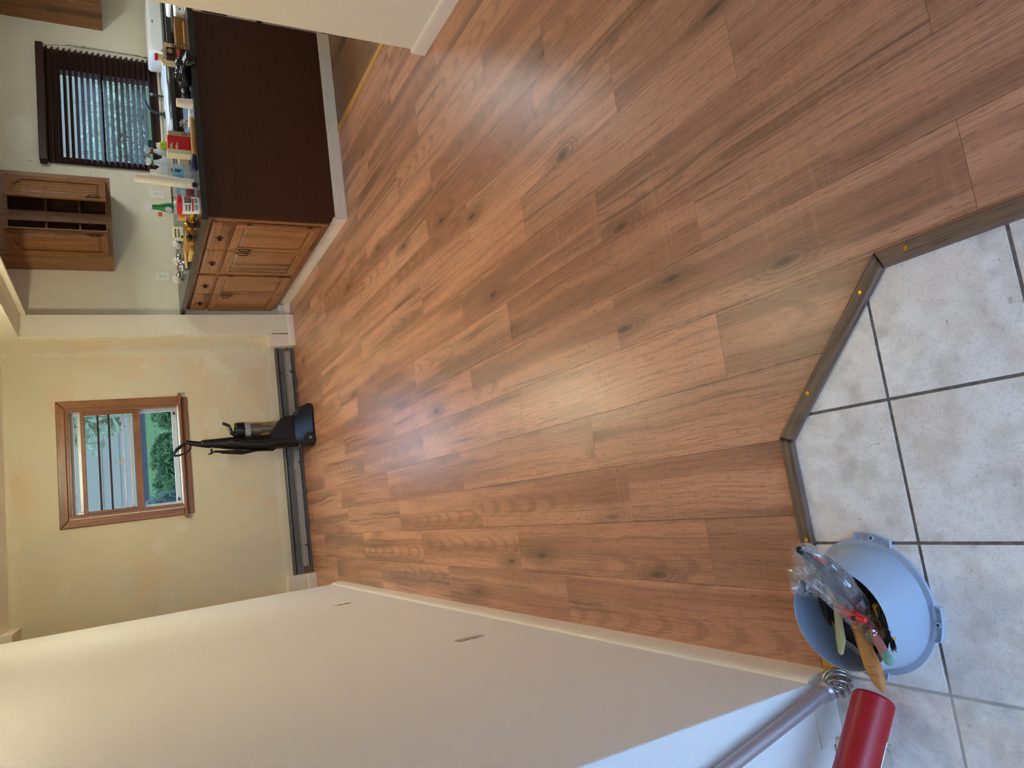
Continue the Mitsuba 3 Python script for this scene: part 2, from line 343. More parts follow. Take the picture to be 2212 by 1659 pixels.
for k in range(-11, 16):
    xa = -.157 + PW * k; off = OFF.get(k, random.random() * PL)
    y = off - math.ceil((off + 1.6) / PL) * PL
    while y < YF:
        q = sbox(xa, y, xa + PW, y + PL).buffer(-.00045, join_style=2).intersection(laminate)
        for g in (getattr(q, 'geoms', [q])):
            if g.is_empty or g.area < 4e-4: continue
            m = extr(g, -.008, 0.0); nplank += 1
            uv = np.column_stack([m.vertices[:, 0] - xa + 10 * nplank + .5, m.vertices[:, 1] - y + 3.7 * (nplank % 97)])
            add('plank', m, 'm_floor', False, uv, 'floor')
        y += PL
tag('floor_kitchen', 'older brown kitchen floor boards behind a pale threshold strip', kind='structure')
for i in range(18):
    xa = 2.785 + .148 * i
    for j in range(2):
        m = box(xa + .0006, xa + .1474, (3.17, 4.3 - .3 * (i % 2))[j] + .0005, (4.3 - .3 * (i % 2), YF)[j] - .0005, -.008, -.001)
        wadd('plank', m, 'm_old_floor', 1, 'floor_kitchen')
wadd('plank', box(2.07, 2.784, 4.85, YF, -.008, -.001), 'm_old_floor', 1, 'floor_kitchen')
g, uv = grain(box(2.745, 2.784, 3.17, 4.82, -.004, .006, .002), 1)
struct('trim_3', 'pale wooden threshold strip along the kitchen floor', g, 'm_raw_pine', False, uv)
# ---- entry tiles
tag('floor_entry', 'square grey-beige stone-look entry tiles with dark grout', kind='structure')
region = Polygon([(-2.2, -1.6), (.395, -1.6), (.395, .957), (.035, 1.302), (XL, 1.295), (XL, YN), (-2.2, YN)])
add('grout', extr(region, -.008, -.0012), 'm_grout', parent='floor_entry')
random.seed(11)
for i in range(-7, 3):
    for j in range(-9, 4):
        xa, ya = .0885 - .316 + .316 * i, 1.0085 - .312 + .312 * j
        q = sbox(xa, ya, xa + .316, ya + .312).buffer(-.0036, join_style=2).intersection(region)
        for g in (getattr(q, 'geoms', [q])):
            if g.is_empty or g.area < 2e-4: continue
            top = g.buffer(-.0012, join_style=2)
            m = cat(extr(g, -.008, -.0009), extr(top, -.0009, 0.0)) if not top.is_empty else extr(g, -.008, 0)
            uv = m.vertices[:, :2] + np.array([random.random() * 40, random.random() * 40])
            add('tile', m, 'm_tile', False, uv, 'floor_entry')
# ---- wooden transition strip, three mitred lengths and a raw stub at the wall
tag('trim_4', 'worn dark wood transition strip screwed down between laminate and tiles', kind='structure')
MI = [(.372, -1.6), (.373, .949), (.027, 1.281), (-.485, 1.272)]
MO2 = [MO[0], MO[1], MO[2], (-.485, 1.313)]
for i in range(3):
    q = [MO2[i], MO2[i + 1], MI[i + 1], MI[i]]
    P = Polygon(q).buffer(-.0006, join_style=2); Q = P.buffer(-.006, join_style=2)
    m = hull(*[(x, y, -.001) for x, y in P.exterior.coords], *[(x, y, .008) for x, y in P.buffer(-.001, join_style=2).exterior.coords], *[(x, y, .013) for x, y in Q.exterior.coords])
    d = np.array(MO2[i + 1]) - np.array(MO2[i]); d /= np.linalg.norm(d)
    gm, _ = grain(m, 1)
    uv = np.column_stack([gm.vertices[:, 0] * d[1] - gm.vertices[:, 1] * d[0] + 5 * i + gm.vertices[:, 2], gm.vertices[:, 0] * d[0] + gm.vertices[:, 1] * d[1] + 7 * i])
    add('strip', gm, 'm_mould', False, uv, 'trim_4')
wadd('stub', box(-.548, -.49, 1.268, 1.318, -.001, .012, .002), 'm_raw_pine', 0, 'trim_4')
labels['trim_4__stub'] = {'label': 'raw unstained end piece of the strip at the wall'}
SCREW = cat(lathe([(0, .0), (.0062, .0), (.0062, .0012), (.0045, .0022), (.0015, .0014), (0, .0012)], n=16), box(-.004, .004, -.0007, .0007, .001, .0021), box(-.0007, .0007, -.004, .004, .001, .0021))
sp = mikit.ply(SCREW, 'm_brass', 30)
for x, y in ((.397, .889), (.337, 1.013), (.139, 1.205), (-.217, 1.292)):
    scene[numbered('trim_4__screw')] = {**sp, 'to_world': T().translate([x, y, .0128])}
# ---- baseboards
def bb(h, t):   # rounded baseboard outline from the wall out
    return [(0, 0), (t, 0), (t, h * .62), (t * .8, h * .86), (t * .45, h * .97), (0, h)]
struct('baseboard_left', 'white baseboard along the long left wall', profile_y([(XL + a, b) for a, b in bb(.08, .016)], YN - .001, 5.99), 'm_trim', 40)
struct('baseboard_right', 'white baseboard on the right wall end', profile_y([(XR - a, b) for a, b in bb(.078, .016)], -1.6, 3.186), 'm_trim', 40)
struct('baseboard_pier', 'white baseboard at the foot of the wall pier', profile_x([(6.875 - a, b) for a, b in bb(.056, .022)], 1.636, 1.938), 'm_trim', 40)
struct('trim_5', 'white plate closing the heater end beside the pier', box(1.636, 1.752, 6.872, YF, .0, .228, .003), 'm_trim')
struct('baseboard_passage', 'white baseboard block left of the heater', profile_x([(6.878 - a, b) for a, b in bb(.078, .02)], -.9, -.505), 'm_trim', 40)
struct('trim_6', 'white plate closing the heater end at the passage', box(-.9, -.5, 6.876, YF, .0, .246, .003), 'm_trim')
struct('baseboard_far_kitchen', 'white baseboard scrap between pier and cabinets', cat(box(1.948, 2.072, 6.935, YF, 0, .06, .003), box(1.948, 2.072, 6.965, YF, .06, .115, .003)), 'm_trim')
struct('baseboard_entry', 'flush white base block at the foot of the entry wall end', box(-.7, XL - .002, YN - .0062, YN - .003, 0, .077, .0008), 'm_jamb')
struct('trim_7', 'white threshold board at the foot of the entry wall', box(-1.3, -.685, 1.245, YN - .003, .0, .03, .003), 'm_trim')
# ---- outdoors, behind the windows and outside the entry door
struct('ground', 'green lawn rising behind the house', cat(hull(*[(x, y, z) for x in (-30, 60) for y, z in ((7.16, -.45), (12, .35), (24, .86), (24, -1), (7.16, -1))])), 'm_lawn')
struct('road', 'grey road strip beyond the lawn', hull(*[(x, y, z) for x in (-30, 60) for y, z in ((24, .86), (27.5, 1.02), (27.5, -1), (24, -1))]), 'm_road')
struct('porch', 'pale concrete porch outside the entry door', box(-30, 30, -30, -1.74, -.4, -.12), 'm_concrete')
def foliage(cx, cy, cz, rx, ry, rz, n, size, seed, hollow=.55, tip=None):
    g = np.random.default_rng(seed)
    d = g.normal(size=(n, 3)); d /= np.linalg.norm(d, axis=1, keepdims=True)
    r = (hollow + (1 - hollow) * g.random(n)) ** .8
    lump = .8 + .4 * mikit.meshkit.noise(d * 2.3 + seed)
    c = np.array([cx, cy, cz]) + d * (r * lump)[:, None] * np.array([rx, ry, rz])
    a = g.normal(size=(n, 3)); a[:, 2] -= .3; a /= np.linalg.norm(a, axis=1, keepdims=True)
    b = np.cross(a, g.normal(size=(n, 3))); b /= np.linalg.norm(b, axis=1, keepdims=True)
    s = size * (.6 + .8 * g.random(n))[:, None]
    v = np.stack([c - a * s, c + b * s * .38, c + a * s, c - b * s * .38], 1).reshape(-1, 3)
    q = np.arange(n)[:, None] * 4
    f = np.vstack([q + [0, 1, 2], q + [0, 2, 3]])
    return trimesh.Trimesh(v, f, process=False)
def ground_z(y):
    return -.45 + (y - 7.16) / 4.84 * .8 if y < 12 else .35 + (y - 12) / 12 * .51
def bush(name, label, catg, x, y, r, top, n, size, m, seed, group=None):
    t = thing(name, label, catg, group); gz = ground_z(y); h = (top - gz)
    add('foliage', foliage(x, y, gz + h * .5, r, r * .8, h * .55, n, size, seed), m, parent=t)
    add('stem', cat(*[tube([(x + .1 * dx, y, gz - .05), (x + .3 * r * dx, y + .1, gz + h * .35), (x + .6 * r * dx, y, gz + h * .6)], [.03, .02, .008], 6) for dx in (-1, .2, 1)]), 'm_bark', parent=t)
for i, (x, top, lab) in enumerate([(.45, 1.03, 'dense green shrub at the left end of the low hedge outside the window'), (1.05, 1.10, 'dense green shrub second from the left in the hedge outside the window'),
                                   (1.65, 1.06, 'dense green shrub third from the left in the hedge outside the window'), (2.25, 1.2, 'dense green shrub at the right end of the hedge outside the window')]):
    bush('hedge_shrub', lab, 'shrub', x, 10.5 + .95 * (i % 2), .40, top, 3600, .045, 'm_hedge', 20 + i)
for x, lab in ((.75, 'dark green shrub of the rear hedge row, seen between the first and second front shrubs'), (1.36, 'dark green shrub of the rear hedge row, seen between the second and third front shrubs'), (1.98, 'dark green shrub of the rear hedge row, behind the third and fourth front shrubs')):
    bush('hedge_shrub', lab, 'shrub', x, 12.5 + (.9 if x == 1.36 else 0), .36, 1.06, 3000, .045, 'm_hedge', int(60 + x * 10))
bush('flowering_shrub', 'pale blossoming shrub left of the green hedge outside the window', 'shrub', .40, 9.6, .19, 1.27, 900, .05, 'm_blossom', 31)
def tree(label, x, y, r, z0, z1, n, size, seed):
    t = thing('tree', label, 'tree'); gz = ground_z(y)
    add('foliage', foliage(x, y, (z0 + z1) / 2, r, r, (z1 - z0) / 2, n, size, seed, .35), 'm_leaf', parent=t)
    add('trunk', tube([(x, y, gz - .1), (x + .1, y, gz + 1.2), (x, y + .1, z0 + .6 * (z1 - z0))], [.12, .1, .04], 8), 'm_bark', parent=t)
tree('bright leafy tree seen through the right half of the dining room window', 3.0, 14.5, 1.45, 1.2, 4.0, 5200, .12, 41)
tree('leafy tree seen through the gaps of the kitchen blind', 9.9, 19.0, 1.6, .3, 1.9, 9000, .06, 42)
t = thing('street_house', 'blue-grey house wall across the road behind the window', 'house')
add('wall', box(-16, 34, 29.0, 36, -1, 6.2), 'm_siding', parent=t)
add('roof', hull((-17, 28.3, 6.2), (35, 28.3, 6.2), (35, 37, 6.2), (-17, 37, 6.2), (-17, 33, 9.5), (35, 33, 9.5)), 'm_road', parent=t)
for z in np.arange(1.6, 6.0, .55): add('board', box(-16, 34, 28.97, 29.0, z, z + .05), 'm_siding', parent=t)

# ------------------------------------------------------------------ window 1: brown wood casing, raised sash, storm frame
tag('window_1', 'brown wooden double-hung window in the far wall, lower sash raised', kind='structure')
p = 'window_1'
def miter(x0, x1, z0, z1, w, y0, y1):     # head and two legs, mitred, standing on z0
    hd = [(x0, z1), (x1, z1), (x1 - w, z1 - w), (x0 + w, z1 - w)]
    l = [(x0, z0), (x0 + w, z0), (x0 + w, z1 - w), (x0, z1)]; r = [(x1 - w, z0), (x1, z0), (x1, z1), (x1 - w, z1 - w)]
    out = []
    for q in (hd, l, r):
        P = Polygon(q).buffer(-.0006, join_style=2); Q = P.buffer(-.005, join_style=2)
        out.append(hull(*[(x, y1, z) for x, z in P.exterior.coords], *[(x, y0 + .006, z) for x, z in P.exterior.coords], *[(x, y0, z) for x, z in Q.exterior.coords]))
    return out
a, b, c = miter(.168, 1.224, 1.046, 1.976, .066, YF - .02, YF)
wadd('casing', a, 'm_pine', 0, p); wadd('casing', b, 'm_pine', 2, p); wadd('casing', c, 'm_pine', 2, p)
wadd('apron', box(.176, 1.21, YF - .018, YF, .972, 1.02, .004), 'm_pine', 0, p)
wadd('stool', box(.146, 1.245, YF - .055, YF + .14, 1.022, 1.046, .006), 'm_pine', 0, p)
for m, ax in ((box(.242, .258, YF, YF + .14, 1.046, 1.917), 2), (box(1.147, 1.163, YF, YF + .14, 1.046, 1.917), 2), (box(.258, 1.147, YF, YF + .14, 1.895, 1.917), 0)):
    wadd('jamb', m, 'm_pine', ax, p)
for m, ax in ((box(.258, .272, YF + .012, YF + .03, 1.046, 1.895), 2), (box(1.133, 1.147, YF + .012, YF + .03, 1.046, 1.895), 2), (box(.272, 1.133, YF + .012, YF + .03, 1.878, 1.895), 0)):
    wadd('stop', m, 'm_pine', ax, p)
def sash(z0, z1, y, bot, top, bars):
    x0, x1 = .26, 1.145
    wadd('sash_rail', box(x0, x1, y, y + .03, z0, z0 + bot, .003), 'm_pine', 0, p); wadd('sash_rail', box(x0, x1, y, y + .03, z1 - top, z1, .003), 'm_pine', 0, p)
    wadd('sash_stile', box(x0, x0 + .03, y, y + .03, z0 + bot, z1 - top, .003), 'm_pine', 2, p); wadd('sash_stile', box(x1 - .045, x1, y, y + .03, z0 + bot, z1 - top, .003), 'm_pine', 2, p)
    for z in bars: add('muntin', box(x0 + .03, x1 - .045, y + .004, y + .026, z, z + .015, .003), 'm_brown_frame', parent=p)
    add('pane', box(x0 + .02, x1 - .03, y + .0145, y + .0155, z0 + .02, z1 - .02), 'm_pane', parent=p)
sash(1.352, 1.803, YF + .034, .058, .03, (1.585, 1.667))
x0, x1, y0, y1 = .262, 1.14, YF + .10, YF + .125
for m in (box(x0, x0 + .034, y0, y1, 1.05, 1.895, .003), box(x1 - .034, x1, y0, y1, 1.05, 1.895, .003), box(x0, x1, y0, y1, 1.056, 1.098, .003), box(x0, x1, y0, y1, 1.85, 1.895, .003),
          box(x0 + .03, x1 - .03, y0, y1, 1.80, 1.832, .003), box(x0 + .03, x1 - .03, y0, y1, 1.478, 1.496, .003), box(x0 + .03, x1 - .03, y0 - .012, y0, 1.425, 1.45, .003)):
    add('storm_frame', m, 'm_alu', parent=p)
add('storm_pane', box(x0 + .03, x1 - .03, y0 + .012, y0 + .0125, 1.49, 1.81), 'm_pane', parent=p)
for x in (.315, 1.085): add('clip', cat(box(x - .012, x + .012, y0 - .006, y0, 1.066, 1.088, .002), box(x - .005, x + .02, y0 - .009, y0 - .006, 1.074, 1.08)), 'm_dark_grey', parent=p)
add('sash_lock', cat(box(.675, .71, YF + .085, YF + .1, 1.497, 1.503), lathe([(0, 0), (.011, 0), (.007, .02), (0, .022)], (.69, YF + .092, 1.503)), box(.684, .696, YF + .06, YF + .092, 1.515, 1.524, .003)), 'm_brass', parent=p)
# ------------------------------------------------------------------ window 2 behind the kitchen blind
tag('window_2', 'dark framed kitchen window behind the brown slatted blind', kind='structure'); p = 'window_2'
for m in (box(3.365, 3.425, YF - .012, YF + .10, 1.042, 1.95, .003), box(4.295, 4.462, YF - .012, YF, 1.042, 1.95, .003), box(4.28, 4.30, YF, YF + .10, 1.10, 1.87, .002), box(3.425, 4.295, YF - .012, YF + .10, 1.85, 1.95, .003), box(3.425, 4.295, YF - .012, YF + .10, 1.042, 1.118, .003)):
    add('frame', m, 'm_brown_frame', parent=p)
add('meeting_rail', box(3.425, 4.295, YF + .05, YF + .09, 1.50, 1.54, .003), 'm_brown_frame', parent=p)
add('pane', box(3.42, 4.30, YF + .07, YF + .071, 1.11, 1.87), 'm_pane', parent=p)
struct('trim_8', 'thin white strip under the kitchen window', box(3.30, 4.52, YF - .016, YF, 1.02, 1.04, .003), 'm_trim')
# the blind
t = thing('window_blind', 'dark brown slatted blind hanging in front of the kitchen window', 'blind')
add('valance', box(3.348, 4.470, 6.905, 6.925, 1.952, 2.012, .006), 'm_blind', parent=t)
add('valance_return', box(3.348, 3.358, 6.925, YF, 1.955, 2.010, .002), 'm_blind', parent=t); add('valance_return', box(4.46, 4.47, 6.925, YF, 1.955, 2.010, .002), 'm_blind', parent=t)
add('head_rail', box(3.365, 4.455, 6.935, 6.99, 1.955, 1.998, .002), 'm_blind', parent=t)
sl = mikit.ply(rot(box(-.553, .553, -.025, .025, -.0014, .0014, .001), 31, [1, 0, 0], [0, 0, 0]), 'm_blind')
for i in range(18): scene[numbered(t + '__slat')] = {**sl, 'to_world': T().translate([3.91, 6.958, 1.937 - .0455 * i])}
add('bottom_rail', box(3.357, 4.463, 6.935, 6.981, 1.106, 1.124, .004), 'm_blind', parent=t)
for x in (3.47, 3.95, 4.33):
    for y in (6.934, 6.982): add('ladder_cord', tube([(x, y, 1.955), (x, y, 1.11)], .0012, 5), 'm_black_matte', parent=t)
add('lift_cord', cat(tube([(4.475, 6.93, 1.80), (4.49, 6.93, 1.75), (4.492, 6.93, 1.5), (4.488, 6.93, 1.2), (4.47, 6.95, 1.05), (4.44, 6.95, 1.03)], .002, 6),
                     tube([(4.455, 6.93, 1.95), (4.478, 6.93, 1.78), (4.482, 6.93, 1.5), (4.478, 6.93, 1.15)], .002, 6), tube([(4.48, 6.926, 1.655), (4.50, 6.926, 1.64), (4.478, 6.926, 1.62)], .0024, 6)), 'm_dark_grey', parent=t)
add('tassel', lathe([(0, 0), (.006, 0), (.004, .03), (0, .032)], (4.478, 6.93, 1.12), n=10), 'm_blind', parent=t)

# ------------------------------------------------------------------ baseboard heater without its cover
t = thing('baseboard_heater', 'coverless fin-tube baseboard heater along the foot of the far wall', 'heater')
hx0, hx1 = -.5, 1.636
add('back_plate', cat(box(hx0, hx1, 6.992, YF, .012, .176), box(hx0, hx1, 6.962, 6.992, .012, .016)), 'm_backplate', parent=t)
add('top_lip', profile_x([(YF, .176), (6.95, .168), (6.945, .16), (6.949, .158), (6.955, .163), (YF, .170)], hx0, hx1), 'm_dark_grey', parent=t)
add('damper', box(hx0 + .01, hx1 - .01, 6.95, 6.953, .146, .156), 'm_black_matte', parent=t)
add('pipe', cyl((hx0 + .004, 6.955, .068), (hx1 - .003, 6.955, .068), .0105), 'm_copper', 30, parent=t)
fins = []
for i, x in enumerate(np.arange(-.43, 1.597, .0058)):
    j = .0012 * math.sin(i * 1.7) + (.002 if i % 37 == 0 else 0)
    fins.append(box(x, x + .0030, 6.932 + j, 6.98 + j, .043, .093))
k = add('fins', cat(*fins), 'm_fin', parent=t); labels[k] = {'label': 'thin metal fins along the heater pipe', 'kind': 'stuff'}
add('fin_guard', box(-.43, 1.597, 6.931, 6.9316, .0865, .0935), 'm_backplate', parent=t)
for x in (1.397, .525, -.242):
    add('bracket', box(x - .012, x + .012, 6.955, 6.992, .125, .15, .002), 'm_dark_grey', parent=t)
    add('foot', cat(box(x - .006, x + .006, 6.93, 6.992, .03, .036), box(x - .008, x + .008, 6.926, 6.933, .03, .06, .002)), 'm_dark_grey', parent=t)

# ------------------------------------------------------------------ upright vacuum
t = thing('vacuum_cleaner', 'black upright vacuum cleaner standing by the heater under the window', 'vacuum cleaner')
vy = 6.53
add('floor_head', cat(hull(*[(x, vy + s * w, z) for s in (-1, 1) for x, w, z in ((.62, .10, .03), (.625, .10, .12), (.70, .135, .015), (.70, .12, .17), (.84, .13, .17), (.90, .12, .15), (.86, .15, .02), (.95, .15, .008), (.985, .145, .012), (1.0, .13, .04), (.965, .13, .115))])), 'm_black', 20, parent=t)
add('head_window', hull(*[(x, vy + s * w, z) for s in (-1, 1) for x, w, z in ((.90, .10, .155), (.962, .115, .12), (.96, .112, .11), (.89, .098, .145))]), 'm_smoke', parent=t)
for s in (-1, 1):
    k = add('wheel', cyl((.69, vy + s * .125, .048), (.69, vy + s * .152, .048), .048, n=28), 'm_black_matte', 40, parent=t)
    add('hub', cyl((.69, vy + s * .15, .048), (.69, vy + s * .156, .048), .012, n=14), 'm_grey', 40, parent=k)
add('neck', chain([((.70, vy, .14), .07), ((.71, vy, .22), .075), ((.72, vy, .3), .07)]), 'm_black', True, parent=t)
add('spine', chain([((.695, vy, .25), (.066, .09, .05)), ((.697, vy, .5), (.066, .09, .05)), ((.712, vy, .70), (.052, .06, .05)), ((.728, vy, .9), (.03, .03, .03))]), 'm_black', True, parent=t)
add('motor_cover', hull(*[(x, vy + s * w, z) for s in (-1, 1) for x, w, z in ((.66, .10, .12), (.90, .09, .16), (.905, .09, .24), (.885, .09, .275), (.77, .1, .36), (.68, .1, .38), (.86, .1, .12))]), 'm_black', 20, parent=t)
add('dust_cup', lathe([(.0, .0), (.062, 0), (.066, .235), (.066, .24)], (.815, vy, .29), n=32), 'm_smoke', 40, parent=t)
add('filter_cone', lathe([(0, 0), (.026, .0), (.032, .12), (.048, .14), (.052, .225), (0, .225)], (.815, vy, .30), n=24), 'm_grey', 40, parent=t)
add('cup_ring', lathe([(.066, 0), (.069, 0), (.069, .045), (.066, .045)], (.815, vy, .525), n=32), 'm_grey', 40, parent=t)
add('cup_lid', lathe([(0, 0), (.070, 0), (.071, .06), (.062, .075), (.03, .082), (0, .083)], (.815, vy, .57), n=32), 'm_black', 40, parent=t)
add('cup_handle', chain([((.765, vy, .63), (.016, .028, .02)), ((.80, vy, .675), (.016, .03, .016)), ((.86, vy, .69), (.014, .03, .012)), ((.885, vy, .735), (.012, .03, .01))]), 'm_black', True, parent=t)
add('handle_pole', chain([((.71, vy, .86), (.026, .026, .02)), ((.735, vy, .98), (.022, .022, .02)), ((.75, vy, 1.03), (.018, .02, .018))]), 'm_black', True, parent=t)
add('grip', tube([(.75, vy, 1.03), (.70, vy, 1.10), (.665, vy, 1.13), (.645, vy, 1.125), (.645, vy, 1.09), (.66, vy, 1.04), (.69, vy, 1.005), (.725, vy, 1.0)], [.015, .014, .012, .009, .008, .008, .008, .009], 10), 'm_black', 60, parent=t)
add('hose', tube([(.69, vy - .10, .24), (.67, vy - .11, .42), (.68, vy - .10, .56), (.70, vy - .085, .66), (.72, vy - .06, .7)], .02, 12), 'm_black_matte', 60, parent=t)
loops = []
for i in range(9):
    a = i * .7; o = .012 * math.sin(a)
    loops.append(tube([(.645 + o, vy - .03 + .006 * i, .84 - .012 * i), (.622 + o, vy - .05 + .008 * i, .6), (.628 - o, vy - .03 + .006 * i, .33 + .01 * i), (.65 - o, vy + .02, .30), (.648, vy + .02, .6), (.652, vy + .01, .85)], .0045, 6))
add('power_cord', cat(*loops), 'm_black_matte', 60, parent=t)
add('cord_hook', cat(box(.63, .68, vy - .012, vy + .012, .835, .85, .004), box(.63, .64, vy - .012, vy + .012, .835, .87, .003)), 'm_black', parent=t)

# ------------------------------------------------------------------ wall outlets
def duplex(t, cx, cz, y, m, s=1.0):
    for dz in (-.0195, .0195):
        r = add('receptacle', cat(box(cx - .0165 * s, cx + .0165 * s, y - .002, y, cz + dz - .0145, cz + dz + .0145, .001)), m, parent=t)
        add('slots', cat(box(cx - .008, cx - .0055, y - .0024, y - .0019, cz + dz - .002, cz + dz + .008), box(cx + .0055, cx + .008, y - .0024, y - .0019, cz + dz - .002, cz + dz + .007), cyl((cx, y - .0024, cz + dz - .008), (cx, y - .0019, cz + dz - .008), .0026, n=10)), 'm_black_matte', parent=r)
for cx, cz, lab in ((3.136, 1.098, 'white outlet plate on the kitchen wall below the upper cabinet, near the green bottle'), (2.342, 1.103, 'white outlet plate on the kitchen wall near the pier')):
    t = thing('wall_outlet', lab, 'outlet'); add('plate', box(cx - .038, cx + .038, YF - .006, YF, cz - .06, cz + .06, .004), 'm_white_plastic', parent=t)
    duplex(t, cx, cz, YF - .006, 'm_white_plastic'); add('screw', cyl((cx, YF - .0075, cz), (cx, YF - .006, cz), .003, n=10), 'm_steel', parent=t)
for yy, z0, z1, lab in ((4.582, .300, .402, 'uncovered outlet in the left wall, farther from the entry'), (2.73, .280, .390, 'uncovered outlet with bare metal ears in the left wall, nearer the entry tiles')):
    t = thing('open_outlet', lab, 'outlet'); zc = (z0 + z1) / 2; x = XL; h = .0245
    add('box', cat(box(x - .06, x - .057, yy - h, yy + h, z0 + .001, z1 - .001), box(x - .057, x - .004, yy - h, yy - h + .002, z0 + .001, z1 - .001), box(x - .057, x - .004, yy + h - .002, yy + h, z0 + .001, z1 - .001),
                   box(x - .057, x - .004, yy - h, yy + h, z0 + .001, z0 + .003), box(x - .057, x - .004, yy - h, yy + h, z1 - .003, z1 - .001)), 'm_box_blue', parent=t)
    for dz in (-.02, .02):
        r = add('receptacle', box(x - .03, x + .004, yy - .015, yy + .015, zc + dz - .014, zc + dz + .014, .002), 'm_card', parent=t)
    add('yoke', cat(box(x - .008, x - .002, yy - .009, yy + .009, z0 + .004, z1 - .004), box(x, x + .002, yy - .011, yy + .011, z1 - .004, z1 + .007), box(x, x + .002, yy - .011, yy + .011, z0 - .007, z0 + .004)), 'm_alu', parent=t)
t = thing('wall_anchor', 'torn white wall anchor sticking out of the wall above the blind corner', 'anchor')
add('plug', cat(cyl((3.37, YF, 2.09), (3.375, 6.975, 2.085), .006, .004, 10), hull((3.36, 6.998, 2.11), (3.385, 6.99, 2.10), (3.37, 6.985, 2.07), (3.365, 6.998, 2.075))), 'm_white_gloss', parent=t)

# ------------------------------------------------------------------ base cabinets of the peninsula
def panel_door(t, name, u0, u1, z0, z1, place, m, fw=.055, arch=False, thick=.019, grain_rail=True):
    """raised panel door; place(u, d, z) gives the world point, d running out of the cabinet"""
    d = numbered(t + '__' + name)
    def put(mm, ax):
        g, uv = grain(mm, ax)
        g.vertices = np.array([place(*q) for q in g.vertices]); return g, uv
    def fbox(a0, a1, b0, b1, dd0, dd1, bv=.003): return box(a0, a1, dd0, dd1, b0, b1, bv)
    for a0, a1 in ((u0, u0 + fw), (u1 - fw, u1)):
        g, uv = put(fbox(a0, a1, z0, z1, 0, thick), 2); add('stile', g, m, False, uv, d)
    g, uv = put(fbox(u0 + fw, u1 - fw, z0, z0 + fw, 0, thick - .0005), 0); add('rail', g, m, False, uv, d)
    if arch:
        n = 13; xs = np.linspace(u0 + fw, u1 - fw, n); k = (xs - xs[0]) / (xs[-1] - xs[0])
        zz = z1 - fw - .05 * (1 - np.sin(math.pi * np.clip((k - .15) / .7, 0, 1)) ** .8)
        P = Polygon([(a, b) for a, b in zip(xs, zz)] + [(u1 - fw, z1), (u0 + fw, z1)])
        mm = trimesh.creation.extrude_polygon(P, thick - .0005, engine='earcut'); v = mm.vertices.copy(); mm.vertices = np.column_stack([v[:, 0], v[:, 2], v[:, 1]]); mm.fix_normals()
        g, uv = put(mm, 0); add('rail', g, m, False, uv, d); ztop = z1 - fw
    else:
        g, uv = put(fbox(u0 + fw, u1 - fw, z1 - fw, z1, 0, thick - .0005), 0); add('rail', g, m, False, uv, d); ztop = z1 - fw
    a0, a1, b0, b1 = u0 + fw, u1 - fw, z0 + fw, ztop
    raised = hull(*[(a, q, b) for a, b, q in [(x, z, dd) for x in (a0, a1) for z in (b0, b1) for dd in (.003, .006)]], *[(x, thick - .003, z) for x in (a0 + .022, a1 - .022) for z in (b0 + .022, b1 - (.06 if arch else .022))])
    g, uv = put(raised, 2); add('panel', g, m, False, uv, d)
    return d
def place_mesh(mm, place):
    mm = mm.copy(); mm.vertices = np.array([place(*q) for q in mm.vertices]); mm.fix_normals(); return mm
def bail_pull(d, u, z, place, vert=True, h0=.019):
    P = []
    n = 15                                     # scalloped back plate with a swinging bail
    L, W = .062, .013
    pts = []
    for i in range(n):
        s = -1 + 2 * i / (n - 1); pts.append((s * L, W * (.55 + .45 * math.cos(s * 9) ** 2) * (1 - .6 * abs(s) ** 3)))
    poly = Polygon(pts + [(a, -b) for a, b in pts[::-1]])
    mm = trimesh.creation.extrude_polygon(poly, .002, engine='earcut'); v = mm.vertices.copy()
    mm.vertices = np.column_stack([v[:, 1], v[:, 2] + h0, v[:, 0]]) if vert else np.column_stack([v[:, 0], v[:, 2] + h0, v[:, 1]])
    bail = [(-.035, .0, 0), (-.034, .012, -.004), (-.028, .02, -.006), (0, .022, -.007), (.028, .02, -.006), (.034, .012, -.004), (.035, 0, 0)]
    bt = tube([((c, h0 + b, a) if vert else (a, h0 + b, c)) for a, b, c in bail], .0035, 8)
    mm = cat(mm, bt); mm.apply_translation((u, 0, z))
    add('handle', place_mesh(mm, place), 'm_bronze', parent=d)
def drawer_pull(d, u, z, place, h0=.019):
    pts = []
    for i in range(32):
        a = i * 2 * math.pi / 32; r = .020 + .012 * abs(math.cos(2 * a)) ** 3; pts.append((r * math.cos(a) * 1.25, r * math.sin(a)))
    mm = trimesh.creation.extrude_polygon(Polygon(pts), .002, engine='earcut'); v = mm.vertices.copy(); mm.vertices = np.column_stack([v[:, 0], v[:, 2] + h0, v[:, 1]])
    kn = lathe([(.004, 0), (.005, .01), (.011, .016), (.010, .023), (0, .026)], (0, h0, 0), (0, 1, 0), 14)
    mm = cat(mm, kn, tube([(-.02, h0 + .002, -.004), (-.012, h0 + .015, -.02), (.012, h0 + .015, -.02), (.02, h0 + .002, -.004)], .0025, 6)); mm.apply_translation((u, 0, z))
    add('handle', place_mesh(mm, place), 'm_bronze', parent=d)
def hinge(d, u, z, place, h0=.019):
    mm = cat(box(u - .012, u + .012, h0, h0 + .002, z - .016, z + .016, .001), tube([(u, h0 + .003, z - .02), (u, h0 + .003, z + .02)], .003, 8))
    add('hinge', place_mesh(mm, place), 'm_bronze', parent=d)
FX = 2.031
def face(u, d, z): return (FX - d, u, z)
